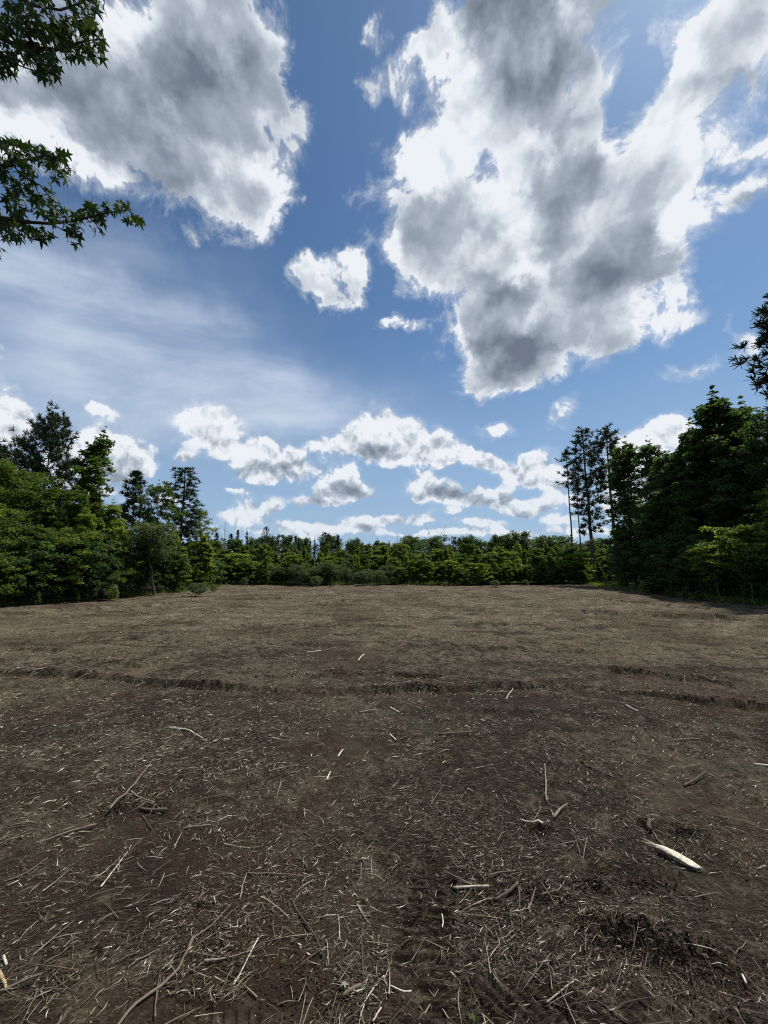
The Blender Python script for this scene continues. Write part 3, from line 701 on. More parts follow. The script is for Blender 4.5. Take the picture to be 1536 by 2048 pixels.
T('pine_full', 'pine_tree', 255, 0, 946, 'dense dark conical pine, left one of the pair behind the left edge', dist=29, wide=1.15)
T('oak_b', 'broadleaf_tree', 310, 0, 955, 'bluish green leafy tree standing between two dark pines', dist=27, wide=.72)
T('pine_tall', 'pine_tree', 352, 0, 938, 'dark ragged pine, right one of the pair behind the left edge', dist=29, wide=1.8)
T('oak_b', 'broadleaf_tree', 392, 0, 1008, 'open airy tree leaning out right of the ragged pine', dist=30, wide=.75)
T('cone_b', 'sweetgum_tree', 240, 0, 1040, 'young light green tree in front of the dense dark pine', dist=21.5, wide=.95)
T('sap_a', 'sweetgum_tree', 345, 0, 1050, 'pale green sapling in front of the ragged pine', dist=26, wide=1.1)
T('sap_c', 'sweetgum_tree', 405, 0, 1058, 'light green sapling under the open airy tree', dist=29, wide=1.3)
T('willow', 'small_tree', 308, 1191, 1035, 'small grey-green tree with bare forked dark trunk at the clearing edge', wide=1.1, rot=.6)
edge_l = [(-30, 1222, 1095, 'bush_b', 'large bush at the left border of the view'), (30, 1214, 1070, 'bush_a', 'dark bush beside the left border bush'), (95, 1208, 1062, 'bush_b', 'broad bush with fresh drooping foliage below the pointed sweetgum'),
          (160, 1204, 1075, 'bush_a', 'dark shaded bush below the narrow sweetgum'), (215, 1198, 1085, 'bush_b', 'bush below the yellow-green sweetgum'), (262, 1194, 1095, 'bush_a', 'bush just left of the small forked tree'),
          (340, 1188, 1100, 'bush_d', 'light bush just right of the small forked tree'), (378, 1182, 1105, 'bush_b', 'green bush where the left edge bends away'), (405, 1178, 1110, 'bush_d', 'pale bush at the far end of the left edge'),
          (425, 1175, 1118, 'bush_a', 'dark bush in the far left corner of the clearing')]
for px, py, top, k, lb in edge_l: T(k, 'bush', px, py - 3, top, lb, 'bush', wide=1.05)
for i, (px, d, top) in enumerate([(-60, 16, 1000), (-10, 17, 1030), (60, 18, 1040), (130, 19.5, 1050), (190, 21, 1060), (285, 23.5, 1080), (-90, 22, 940), (320, 25, 1075), (375, 29, 1080), (15, 24, 980), (95, 25.5, 1000), (150, 27, 1010), (230, 28, 1040)]):
    T(('oak_a', 'bush_a', 'oak_b')[i % 3], 'understory_tree', px, 0, top, 'leafy tree filling the shade inside the left wood', group='trees inside the left wood', dist=d)

# ---- right edge
T('pine_thin', 'pine_tree', 1148, 1165, 903, 'thin bare-stemmed pine with a small top, leftmost of the tall pines', wide=1.15)
T('pine_tall', 'pine_tree', 1191, 1166, 862, 'tallest pine of the right group, needled far down its stem', wide=1.3)
T('pine_thin', 'pine_tree', 1165, 1163, 960, 'short thin pine between the leftmost and the tallest pine', wide=1.3, rot=1.2)
T('pine_mid', 'pine_tree', 1236, 1170, 864, 'tall pine with a clear lower stem beside the broadleaf trees', wide=1.3)
T('tall', 'broadleaf_tree', 1276, 1174, 868, 'columnar leafy tree directly right of the clear-stemmed pine', wide=1.1)
T('tall', 'broadleaf_tree', 1318, 0, 862, 'thin-topped leafy tree behind the columnar one', dist=30, wide=1.0)
T('tall', 'broadleaf_tree', 1350, 0, 885, 'leafy tree with yellowish top between columnar tree and the biggest tree', dist=27, wide=1.25)
T('gum', 'broadleaf_tree', 1378, 0, 866, 'dark feathery tree leaning against the biggest tree from the left', dist=26, wide=.85)
T('gum', 'broadleaf_tree', 1455, 0, 756, 'biggest dark broadleaf tree at right, rising to a pointed top', dist=23, wide=1.25)
T('gum', 'broadleaf_tree', 1498, 0, 790, 'pointed tree whose top stands just right of the biggest one', dist=24, wide=1.0, rot=2)
T('gum', 'broadleaf_tree', 1412, 0, 822, 'feathery pointed tree just left of the biggest one', dist=24.5, wide=1.0, rot=4)
T('big', 'broadleaf_tree', 1550, 0, 815, 'dark broadleaf tree cut by the right edge of the view', dist=21.5, wide=.85)
T('pine_mid', 'pine_tree', 1632, 0, 610, 'very tall pine beyond the right edge, its branch tips entering the view', dist=19, wide=1.15)
T('tall', 'broadleaf_tree', 1425, 0, 850, 'leafy tree behind the biggest one, seen through its left side', dist=28, wide=1.2)
T('dog', 'small_tree', 1512, 1209, 1040, 'slender pale-stemmed tree with layered light foliage at the right border', wide=1.0, rot=1.0)
T('dog', 'small_tree', 1440, 1200, 1075, 'small layered tree left of the slender pale-stemmed one', wide=.9, rot=3.0)
edge_r = [(1258, 1176, 1100, 'bush_a', 'dark bush at the foot of the columnar tree'), (1290, 1178, 1108, 'bush_b', 'bush between the columnar tree and the yellow-green bush'), (1330, 1184, 1090, 'bush_a', 'dark bush behind the low fresh weeds'),
          (1372, 1190, 1085, 'bush_d', 'yellow-green bush at the foot of the biggest tree'), (1410, 1196, 1085, 'bush_b', 'bush just right of the yellow-green one'), (1470, 1203, 1100, 'bush_a', 'dark bush between the two layered small trees'),
          (1550, 1214, 1110, 'bush_a', 'dark bush at the right border of the view'), (1212, 1170, 1110, 'bush_b', 'bush between the tallest and the clear-stemmed pine'), (1178, 1167, 1118, 'bush_d', 'pale bush behind the stems of the left pines'),
          (1310, 1186, 1150, 'bush_d', 'low fresh green weeds at the right clearing edge'), (1345, 1192, 1158, 'bush_d', 'lowest patch of weeds where the right edge bends')]
for px, py, top, k, lb in edge_r: T(k, 'bush', px, py - 3, top, lb, 'bush', wide=1.05)
for i, (px, d, top) in enumerate([(1600, 18, 950), (1560, 20, 1000), (1500, 22, 930), (1440, 24, 960), (1380, 26, 980), (1330, 28, 1000), (1290, 31, 1010), (1250, 33, 1040), (1520, 25, 900), (1400, 29, 930), (1610, 24, 800), (1460, 29, 900), (1360, 24.5, 1060), (1420, 22, 1060), (1490, 20, 1070), (1270, 30, 1080), (1340, 32, 960)]):
    T(('oak_a', 'gum', 'oak_b')[i % 3] if top < 1050 else 'bush_a', 'understory_tree', px, 0, top, 'dark leafy tree filling the shade inside the right wood', group='trees inside the right wood', dist=d)

# ---- far edge: dark bushes, then a thicket of saplings, then the skyline
rr = random.Random(5)
n = 0
for px in range(432, 1180, 17):
    px += rr.uniform(-7, 7); py = 1171 - 3 * abs(px - 800) / 400 + rr.uniform(-1, 1)
    grey = 510 < px < 800
    T(('bush_c' if grey else rr.choice(('bush_d', 'bush_b', 'bush_b'))), 'bush', px, py, (1132 if grey else 1126) + rr.uniform(-10, 10),
      'grey-green bush in the low dense row at the middle of the far edge' if grey else ('green bush along the far edge left of the middle' if px < 600 else 'green bush along the far edge right of the middle'), 'bush',
      group='grey bushes along the far edge' if grey else ('green bushes left on the far edge' if px < 600 else 'green bushes right on the far edge'), wide=rr.uniform(.9, 1.3))
for row, (d0, topm) in enumerate([(37, 1114), (40, 1105), (45, 1099), (52, 1095)]):
    for px in range(400, 1270, 19):
        px += rr.uniform(-11, 11); d = d0 + rr.uniform(-1.5, 1.5)
        tp = topm + rr.uniform(-17, 13) - (5 if px < 600 else 0)
        k = rr.choice(('sap_a', 'sap_b', 'sap_c', 'sap_b', 'sap_d', 'bush_d') if row < 2 else ('sap_a', 'sap_b', 'sap_c', 'sap_d'))
        zone = 'left' if px < 680 else ('middle' if px < 900 else 'right'); rank = 'front' if row < 2 else 'rear'
        T(k, 'sapling', px, 0, tp, f'green sapling in the {rank} ranks of the young thicket, {zone} part of the far edge', group=f'saplings in the {rank} ranks of the thicket, {zone} part', dist=d, wide=rr.uniform(.85, 1.4))
for px in range(380, 1290, 15):
    px += rr.uniform(-8, 8); d = rr.uniform(62, 95)
    right = px > 735
    k = rr.choice(('hard', 'hard', 'pine_far', 'oak_b')) if right else rr.choice(('pine_far', 'pine_spire', 'pine_far', 'cone_a', 'hard'))
    T(k, 'distant_tree', px, 0, rr.choice((rr.uniform(1080, 1094), rr.uniform(1068, 1084))), 'dark distant tree on the skyline ' + ('right of the middle' if right else 'left of the middle'),
      group='skyline trees ' + ('on the right' if right else 'on the left'), dist=d, wide=rr.uniform(.8, 1.2))
for px, tp, k, w, lb in [(487, 1055, 'cedar', .8, 'narrow dark cedar spire, tallest on the left skyline'), (473, 1062, 'pine_spire', .7, 'slim spire just left of the tallest cedar'), (459, 1070, 'pine_spire', 1, 'small dark conifer right of the dead tree'),
                         (430, 1068, 'pine_spire', 1, 'small dark conifer left of the dead tree'), (530, 1056, 'pine_far', .6, 'spindly pine with a wispy top on the left skyline'), (543, 1064, 'cedar', .9, 'short dark spire right of the spindly pine'),
                         (573, 1068, 'hard', .6, 'rounded tree top on the skyline, first right of the short spire'), (594, 1068, 'cedar', .9, 'small pointed conifer left of the skyline middle'), (614, 1071, 'cone_a', .9, 'dark conical tree on the skyline near the grey bushes'),
                         (650, 1067, 'pine_far', .8, 'umbrella-topped pine near the skyline middle'), (628, 1071, 'cedar', .6, 'thin spire beside the umbrella-topped pine'), (745, 1073, 'cone_a', 1.1, 'dark pointed tree right of the skyline middle'),
                         (713, 1075, 'hard', .7, 'round tree top at the skyline middle'), (820, 1073, 'hard', .8, 'round dark tree behind the left of the thin saplings'), (995, 1068, 'hard', .9, 'round hardwood left of the highest skyline hardwood'),
                         (1043, 1060, 'hard', .95, 'highest hardwood on the right skyline'), (1095, 1070, 'hard', 1.0, 'broad hardwood between the highest one and the tall pines'), (940, 1073, 'hard', .9, 'round hardwood on the skyline above the far bushes'), (1022, 1066, 'hard', .8, 'hardwood touching the highest one on its left')]:
    T(k, 'distant_tree', px, 0, tp, lb, dist=60 + rr.uniform(-4, 8), wide=w)
T('sap_c', 'sapling', 874, 1163, 1078, 'slender upright sapling standing forward at the far edge', wide=.9)
T('sap_b', 'sapling', 800, 1166, 1082, 'full leafy sapling standing forward left of the slender one', wide=1.0)
for px, tp, d, lb in [(447, 1036, 40, 'tall bare dead tree above the far left thicket'), (882, 1060, 42, 'bare twiggy snag above the slender sapling'), (858, 1064, 44, 'thin dead stem left of the twiggy snag'), (793, 1072, 45, 'short dead stem above the full leafy sapling')]:
    dd = ray(px, 1132); x = dd[0] / dd[1] * d; r_ = ray(px, tp); H = EYE + r_[2] * d / r_[1]
    link('dead_tree', make_snag(int(px), H), loc=(x, d, -.03), label=lb, category='dead tree')

for i in range(34):
    a, b = rr.choice((((-40, 1216), (300, 1190)), ((300, 1190), (430, 1173)), ((430, 1172), (1160, 1169)), ((430, 1172), (1160, 1169)), ((1237, 1174), (1340, 1190)), ((1340, 1190), (1560, 1219))))
    u_ = rr.random(); px = a[0] + (b[0] - a[0]) * u_
    if 270 < px < 345: px += 90
    py = a[1] + (b[1] - a[1]) * u_ + rr.uniform(0, 5)
    d_ = gpt(px, py)[1]; hpx = rr.uniform(.35, 1.0) / d_ * 790
    T(rr.choice(('bush_d', 'bush_c', 'sap_d', 'bush_b')), 'weed', px, py, py - hpx, 'knee-high weed spilling from the wood edge onto the clearing', 'weed', group='weeds along the clearing edge', wide=rr.uniform(.8, 1.5))
# grass and weeds along the edges
def build_grass():
    pts = []
    def along(a, b, n, spread):
        A, B = np.array(gpt(*a)), np.array(gpt(*b)); t = rng.random(n)[:, None]
        p = A + (B - A) * t; nn = np.array([-(B - A)[1], (B - A)[0]]); nn /= np.linalg.norm(nn)
        return p + nn * rng.normal(0, spread, n)[:, None]
    pts.append(along((-60, 1216), (300, 1189), 900, .25)); pts.append(along((300, 1189), (430, 1172), 2000, .45)); pts.append(along((430, 1170), (1170, 1165), 4000, .5))
    pts.append(along((1170, 1167), (1340, 1188), 3500, .45)); pts.append(along((1340, 1188), (1600, 1216), 1500, .3))
    p = np.concatenate(pts); n = len(p); z = height(p[:, 0], p[:, 1])
    h = rng.uniform(.05, .30, n); th = rng.random(n) * 6.283; ln = rng.normal(0, .35, (n, 2)) * h[:, None]
    base = np.column_stack([p, z - .01]); s = np.column_stack([np.cos(th), np.sin(th), np.zeros(n)]) * .011
    tip = base + np.column_stack([ln, h]); midp = base + np.column_stack([ln * .35, h * .6])
    v = np.stack([base - s, base + s, midp + s * .8, midp - s * .8, tip], 1).reshape(-1, 3); k = (np.arange(n) * 5)[:, None]
    link('edge_grass', mesh_np('edge_grass', v, k + np.array([[3, 2, 4]]), k + np.array([[0, 1, 2, 3]]), [M_FRESH]), kind='stuff', label='rough grass and weeds along the edge of the clearing')
build_grass()

def build_undergrowth():
    n = 60000; x = rng.uniform(-32, 36, n); y = rng.uniform(14, 52, n)
    dl = x + 16.2 - .06 * y; dr = 12.4 + .21 * y - x; d = np.minimum(np.minimum(dl, dr), 36.4 - y) + 1.9 * fbm(x / 1.0, y / 1.0, 3, 90)
    k = (d < -.1) & (d > -9); x, y, d = x[k], y[k], d[k]
    top = (.35 + .9 * np.clip(fbm(x / 1.1, y / 1.1, 3, 91) + .45, 0, 1)) * np.clip(-d / .8, .25, 1)
    z = height(x, y) + top * rng.random(len(x)) ** .6
    v, t = leaves_np(np.column_stack([x, y, z]), .17, np.random.default_rng(5))
    link('undergrowth', mesh_np('undergrowth', v, t, None, [M_DARKLEAF]), kind='stuff', label='low shaded undergrowth beneath the trees round the clearing')
build_undergrowth()

# pile of cut branches at the far right of the clearing
def brush_pile():
    x, y = gpt(1092, 1167); e = link('brush_pile', None, loc=(x, y, hz(x, y)), label='low pile of cut branches with pale wilted leaves at the far edge', category='brush pile')
    rg = np.random.default_rng(3); paths = []; C = []
    for i in range(26):
        a = rg.random() * 6.28; p0 = np.array([rg.normal(0, .5), rg.normal(0, .3), rg.uniform(.0, .2)]); L = rg.uniform(.4, 1.0)
        p2 = p0 + np.array([math.cos(a) * L, math.sin(a) * L * .6, rg.uniform(0, .35)]); B = bez(p0, (p0 + p2) / 2 + [0, 0, .12], p2, 5); paths.append((B, np.linspace(.018, .006, 5))); C += [B[2], B[3], B[4]]
    C = np.repeat(np.array(C), 14, 0); C = C + rg.normal(0, .08, C.shape); C[:, 2] = np.abs(C[:, 2])
    v, t = leaves_np(C, .11, rg)
    link('foliage', mesh_np('foliage', v, t, None, [M_WILT]), e)
    tv, tq = tube_np(paths, 5); link('branches', mesh_np('branches', tv, None, tq, [M_TWIG], smooth=True), e)
M_WILT = leaf_material('wilted_leaves', (.10, .12, .09), (.17, .19, .15), (.27, .29, .24), .2)
brush_pile()

# ------------------------------------------------------------------ sweetgum limbs hanging in from the left
def star_leaf(seed):
    rg = np.random.default_rng(seed); lobes = [-128, -64, 0, 64, 128]; ln = [.62, .88, 1.0, .88, .62]
    out = [(0.0, -.16)]
    for i, (a, l) in enumerate(zip(lobes, ln)):
        a = R(a + rg.normal(0, 4)); l *= rg.uniform(.9, 1.08)
        if i: am = R((lobes[i - 1] + lobes[i]) / 2); out.append((math.sin(am) * .30, math.cos(am) * .30))
        out.append((math.sin(a) * l * .62 - math.cos(a) * .11, math.cos(a) * l * .62 + math.sin(a) * .11)); out.append((math.sin(a) * l, math.cos(a) * l))
        out.append((math.sin(a) * l * .62 + math.cos(a) * .11, math.cos(a) * l * .62 - math.sin(a) * .11))
    out = np.array(out); z = -.28 * (out ** 2).sum(1) + rg.normal(0, .02, len(out)) - .10 * np.abs(out[:, 0])
    v = np.vstack([[0, 0, .02], np.column_stack([out, z])]); n = len(out)
    tris = [[0, k + 1, (k + 1) % n + 1] for k in range(n)][::-1]
    st = np.array([[-.012, -.16, -.02], [.012, -.16, -.02], [.010, -.85, -.30], [-.010, -.85, -.30]])
    b = len(v); v = np.vstack([v, st]); tris += [[b, b + 1, b + 2], [b, b + 2, b + 3]]
    v = v[:, [0, 1, 2]]; v[:, 1] += .85
    return v, np.array(tris)

def hanging_sweetgum():
    e = link('sweetgum_tree', None, loc=(-5.4, 3.0, 0), label='sweetgum whose star-leaved limbs hang into the top left corner', category='tree')
    O = np.array([-5.4, 3.0, 0.0])
    def at(px, py, dep):
        d = ray(px, py); cz = (1024 - py) / FPX
        fwd = d @ np.array([0, math.cos(PITCH), math.sin(PITCH)]); return np.array([0, 0, EYE]) + d / fwd * dep
    zt = np.linspace(0, 1, 14)
    trunk = np.column_stack([O[0] + .1 * np.sin(zt * 4), O[1] + .12 * np.sin(zt * 3), zt * 10.5])
    tv, tq = tube_np([(trunk - O, .17 * (1 - zt * .75) + .01)], 12); link('trunk', mesh_np('trunk', tv, None, tq, [M_GREYBARK], smooth=True), e)
    # limbs given as pixel polylines with a depth; twigs follow the leaf masses
    limbs = [([(-160, 400, 3.7), (-40, 428, 3.8), (50, 444, 3.85), (100, 447, 3.9), (150, 441, 3.95), (215, 425, 4.0), (255, 420, 4.05), (290, 444, 4.05)], .016),
             ([(-160, 330, 3.7), (-30, 350, 3.8), (40, 322, 3.8), (95, 310, 3.85), (132, 322, 3.9), (142, 345, 3.9)], .013),
             ([(-160, 60, 3.7), (-40, 60, 3.8), (40, 92, 3.85), (110, 100, 3.9), (160, 85, 3.95), (195, 78, 4.0), (206, 105, 4.0)], .018),
             ([(-160, -60, 3.8), (-20, -40, 3.8), (60, 10, 3.9), (120, 20, 3.9), (180, 0, 4.0), (200, -12, 4.0)], .015),
             ([(-40, 60, 3.8), (10, 120, 3.8), (50, 135, 3.85), (90, 150, 3.9)], .010),
             ([(50, 444, 3.85), (75, 462, 3.85), (90, 478, 3.85)], .006), ([(100, 447, 3.9), (130, 462, 3.9), (160, 485, 3.9)], .006), ([(40, 350, 3.8), (80, 370, 3.8), (100, 395, 3.85), (120, 410, 3.85)], .008),
             ([(-160, 500, 3.7), (-30, 480, 3.75), (0, 500, 3.8)], .007), ([(180, 436, 4.0), (195, 452, 4.0), (205, 462, 4.0)], .005), ([(-60, 440, 3.75), (0, 455, 3.8), (40, 470, 3.8)], .007)]
    rg = np.random.default_rng(9)
    starts = {0: 3.2, 1: 3.0, 2: 5.6, 3: 6.2, 8: 2.6}
    for i, (pl, rad) in enumerate(limbs):
        Q = np.array([at(*p) for p in pl])
        if i in starts: Q = np.vstack([[np.interp(starts[i], trunk[:, 2], trunk[:, 0]), np.interp(starts[i], trunk[:, 2], trunk[:, 1]), starts[i]], Q])
        tv, tq = tube_np([(Q - O, np.linspace(rad * (1.6 if i in starts else 1), .0035, len(Q)))], 6)
        link('limb' if i in starts else 'branch', mesh_np('limb', tv, None, tq, [M_DARKTWIG], smooth=True), e)
    protos = [star_leaf(k) for k in range(5)]
    meshes = [mesh_np('leaf', v, t, None, [M_STAR]) for v, t in protos]
    # leaf masses: pixel ellipses (cx, cy, rx, ry, count)
    masses = [(30, 70, 60, 60, 84), (95, 85, 65, 50, 78), (150, 70, 45, 48, 46), (185, 75, 24, 34, 20), (170, 8, 42, 20, 24), (60, 10, 50, 24, 26), (95, 140, 30, 26, 24), (20, 130, 30, 24, 16), (195, 108, 14, 24, 7),
              (15, 300, 36, 26, 26), (70, 310, 55, 26, 36), (120, 330, 26, 32, 20), (30, 345, 42, 22, 22), (60, 385, 52, 22, 28), (20, 420, 38, 30, 26), (90, 410, 34, 18, 16), (30, 460, 38, 22, 20), (85, 470, 20, 16, 10),
              (130, 430, 38, 20, 22), (150, 470, 20, 22, 12), (190, 418, 34, 14, 16), (195, 450, 20, 14, 9), (240, 415, 28, 12, 12), (272, 438, 20, 12, 9), (0, 505, 8, 10, 2), (-60, 60, 60, 80, 25), (-60, 380, 60, 90, 30), (100, -40, 120, 30, 20)]
    L = []
    for cx, cy, rx, ry, n in masses:
        for _ in range(int(n * 1.6)):
            a = rg.random() * 6.28; q = math.sqrt(rg.random()); px, py = cx + rx * q * math.cos(a), cy + ry * q * math.sin(a)
            L.append((px, py, at(px, py, rg.uniform(3.65, 4.25) + (px - 100) * .001)))
    L.sort(key=lambda l: l[0] < 0 or l[1] < 0)
    rest_v, rest_t, base = [], [], 0
    for i, (px, py, p) in enumerate(L):
        # tips hang downward and outward, blades roughly level as seen from below
        yaw = rg.normal(-1.3, 1.1); pit = rg.normal(-.85, .40); rol = rg.normal(0, .45)
        Mx = (Matrix.Rotation(yaw, 4, 'Z') @ Matrix.Rotation(pit, 4, 'X') @ Matrix.Rotation(rol, 4, 'Y'))
        s = rg.uniform(.062, .095); k = int(rg.integers(5))
        tip = Mx @ Vector((0, .85 * s, 0)); loc = Vector(p - O) - tip
        if i < 290:
            link('leaf', meshes[k], e, loc=loc, rot=Mx.to_euler(), scale=(s, s, s))
        else:
            v, t = protos[k]; rest_v.append(v * s @ np.array(Mx.to_3x3()).T + np.array(loc)); rest_t.append(t + base); base += len(v)
    link('leaves', mesh_np('leaves', np.concatenate(rest_v), np.concatenate(rest_t), None, [M_STAR]), e, kind='stuff')
M_STAR = leaf_material('star_leaves', (.020, .042, .012), (.035, .068, .018), (.055, .095, .024), .22)  # overhead leaves coloured dark: their backlit look is put into the colour
hanging_sweetgum()

# ------------------------------------------------------------------ sticks and splinters that can be told apart
def stick(name, pix, w0, w1, mat, label, cat, lift=.012, group=None, forks=(), sides=7, flat=1.0, knob=.06):
    """pix: photograph pixels along the stick; w0, w1: radii in m at both ends"""
    G = np.array([gpt(*p) for p in pix]); n = max(6, 2 * len(pix) + 1)
    seg = np.r_[0, np.cumsum(np.hypot(*np.diff(G, axis=0).T))]; s = np.linspace(0, seg[-1], n)
    X = np.interp(s, seg, G[:, 0]); Y = np.interp(s, seg, G[:, 1])
    rg = np.random.default_rng(int(abs(pix[0][0] * 7 + pix[0][1])))
    j = min(.003, seg[-1] * .006); X = X + rg.normal(0, j, n); Y = Y + rg.normal(0, j, n)
    zz = height(X, Y); zz = np.convolve(np.pad(zz, 2, 'edge'), np.ones(5) / 5, 'valid'); zz = np.maximum(zz, height(X, Y) - .004)
    rad = .78 * np.linspace(w0, w1, n) * (1 + rg.normal(0, knob, n)); Z = zz + rad * .8 + lift * np.linspace(.1, .8, n)
    O = np.array([X[0], Y[0], Z[0]]); path = np.column_stack([X, Y, Z]) - O
    ends = [(path, rad)]
    v, q = tube_np(ends, sides)
    v[:, 2] = v[:, 2] if flat == 1 else np.repeat(path[:, 2], sides) + (v[:, 2] - np.repeat(path[:, 2], sides)) * flat
    caps = np.array([[0] * 3]); nv = len(v)
    v = np.vstack([v, path[0] - (path[1] - path[0]) * .12, path[-1] + (path[-1] - path[-2]) * .25])
    tr = [[nv, (k + 1) % sides, k] for k in range(sides)] + [[nv + 1, nv - sides + k, nv - sides + (k + 1) % sides] for k in range(sides)]
    me = mesh_np(name, v, np.array(tr), q, [mat], smooth=sides > 4)
    o = link(name, me, loc=O, label=label, category=cat, group=group)
    for f in forks:
        fp = np.array([gpt(*p) for p in f[0]]); m = 6; t = np.linspace(0, 1, m)[:, None]; B = fp[0] + (fp[-1] - fp[0]) * t
        if len(fp) == 3: B = bez(fp[0], fp[1], fp[2], m)
        Zf = height(B[:, 0], B[:, 1]) + .006; fpath = np.column_stack([B, Zf]) - O
        fv, fq = tube_np([(fpath, np.linspace(f[1], f[1] * .4, m))], 5)
        link('side_twig', mesh_np('side_twig', fv, None, fq, [mat], smooth=True), o)
    return o

def slab():
    """split slab of fresh wood with a frayed upper end"""
    a = gpt(1312, 1684); b = gpt(1400, 1728); d = (b - a); L = np.linalg.norm(d); d /= L; s = np.array([-d[1], d[0]])
    n = 15; t = np.linspace(0, 1, n); W = .026 * np.interp(t, [0, .10, .3, .8, .93, 1], [.35, .75, 1, .95, .60, .08])
    sag = .010 * np.sin(t * math.pi); z0 = hz(*a) + .030; z1 = hz(*b) + .020
    rg = np.random.default_rng(4); V = []
    for i in range(n):
        c = a + d * L * t[i] + s * (.026 - W[i]) * (.8 if t[i] > .5 else .3); z = z0 + (z1 - z0) * t[i] + sag[i]; w = W[i] * (1 + rg.normal(0, .05))
        V += [(*(c - s * w), z - .004), (*(c - s * w * .95), z), (*(c - s * w * .3), z + .003), (*(c + s * w * .4), z + .004), (*(c + s * w), z + .001), (*(c + s * w * .9), z - .005), (*c, z - .008)]
    V = np.array(V); O = np.array([*a, z0]); Q = []
    for i in range(n - 1):
        for k in range(7): Q.append([i * 7 + k, i * 7 + (k + 1) % 7, (i + 1) * 7 + (k + 1) % 7, (i + 1) * 7 + k])
    nv = len(V); V = np.vstack([V, [[*(a - d * .03), z0]], [[*(b + d * .02), z1]]])
    T3 = [[nv, (k + 1) % 7, k] for k in range(7)] + [[nv + 1, (n - 1) * 7 + k, (n - 1) * 7 + (k + 1) % 7] for k in range(7)]
    o = link('wood_slab', mesh_np('wood_slab', V - O, np.array(T3), np.array(Q), [M_PALE]), loc=O, label='pale fresh split slab of wood with a frayed end, brightest piece on the ground', category='wood slab')
    for k in range(6):                                         # frayed splinters at the upper end
        st = a + d * L * rg.uniform(.08, .42) + s * .030 * rg.uniform(-1.0, -.3) ; en = st - d * rg.uniform(.06, .13) - s * rg.uniform(.0, .02)
        P_ = np.array([[*st, z0 + .004], [*((st + en) / 2), z0 + .010], [*en, z0 + rg.uniform(-.01, .02)]]) - O
        v, q = tube_np([(P_, np.array([.006, .004, .001]))], 4); link('splinter', mesh_np('splinter', v, None, q, [M_PALE]), o)
slab()
M_TAN = wood_material('weathered_tan_wood', [(0, (.30, .21, .11)), (1, (.42, .31, .18))])
SK = stick
SK('stick', [(1298, 1641), (1312, 1668), (1338, 1695), (1350, 1702)], .004, .004, M_TWIG, 'thin bent twig resting against the pale slab', 'twig', lift=.03)
SK('stick', [(462, 1795), (432, 1832), (385, 1868), (362, 1920), (322, 1962), (262, 2005), (238, 2046)], .0042, .0075, M_TWIG, 'longest brown branch, curving down towards the bottom left', 'branch', lift=.012)
SK('stick', [(495, 1732), (560, 1738), (618, 1747)], .0055, .003, M_TWIG, 'straight grey twig lying crosswise, joined to a shorter one at its left end', 'twig', lift=.02)
SK('stick', [(494, 1732), (484, 1765), (480, 1790)], .004, .004, M_TWIG, 'short twig leading down from the left end of a straight grey twig', 'twig')
SK('split_wood', [(257, 1688), (236, 1713), (218, 1738), (204, 1758)], .003, .007, M_PALE, 'long pale splinter at left, pointed at both ends', 'splinter', flat=.5, lift=.008)
SK('split_wood', [(302, 1525), (276, 1558), (250, 1592), (222, 1620)], .005, .009, M_TWIG, 'long pale forked branch standing out at left of the middle ground', 'branch', lift=.05, forks=[([(300, 1530), (310, 1525), (316, 1521)], .003), ([(262, 1577), (300, 1600), (330, 1612)], .005), ([(245, 1598), (240, 1610), (236, 1628)], .003)])
SK('stick', [(280, 1608), (305, 1612), (332, 1614)], .010, .013, M_DARKTWIG, 'thick dark stub of branch below the pale forked branch', 'branch', lift=.02)
SK('stick', [(285, 1551), (310, 1546), (342, 1541)], .004, .003, M_TWIG, 'thin reddish twig right of the pale forked branch', 'twig', lift=.02)
SK('stick', [(366, 1646), (392, 1645), (420, 1645)], .007, .006, M_TWIG, 'short level stick above the middle of the near left ground', 'stick', lift=.03)
SK('stick', [(1090, 1524), (1091, 1560), (1093, 1596)], .007, .009, M_TWIG, 'upright-looking pale stick pointing away at right of centre', 'stick', lift=.02, forks=[([(1090, 1595), (1110, 1608), (1122, 1612)], .004)])
SK('stick', [(1082, 1605), (1075, 1624), (1067, 1640)], .006, .005, M_TWIG, 'short stick just below the pale one pointing away', 'stick', lift=.02)
SK('split_wood', [(1040, 1628), (1058, 1640), (1085, 1650)], .004, .010, M_PALE, 'split pale stick lying beside the small dark hollow', 'splinter', lift=.02, flat=.7)
SK('root_piece', [(1106, 1628), (1120, 1616), (1134, 1608)], .014, .005, M_TWIG, 'frayed root end poking up over the small dark hollow', 'root', lift=.04, forks=[([(1108, 1626), (1104, 1618), (1100, 1610)], .006), ([(1112, 1620), (1118, 1612), (1116, 1606)], .005)])
SK('stick', [(907, 1761), (940, 1762), (975, 1764)], .007, .006, M_PALE, 'pale level stick right of centre, above the tread marks', 'stick', lift=.02)
SK('stick', [(975, 1741), (1000, 1737), (1030, 1738)], .008, .006, M_TWIG, 'dull stick just above the pale level stick', 'stick', lift=.02)
SK('root_piece', [(990, 1786), (1010, 1780), (1022, 1776), (1036, 1768)], .008, .010, M_TWIG, 'crooked pale root right of the pale level stick', 'root', lift=.025, forks=[([(1036, 1768), (1040, 1780), (1038, 1796)], .007), ([(1055, 1800), (1062, 1785), (1072, 1768)], .006)])
SK('stick', [(945, 1728), (958, 1740), (968, 1754)], .004, .003, M_TWIG, 'thin bent twig above the left end of the dull stick', 'twig', lift=.03)
SK('split_wood', [(768, 1930), (748, 1952), (735, 1972), (722, 1990)], .006, .002, M_PALE, 'curved cream splinter near the bottom centre', 'splinter', flat=.5, lift=.01)
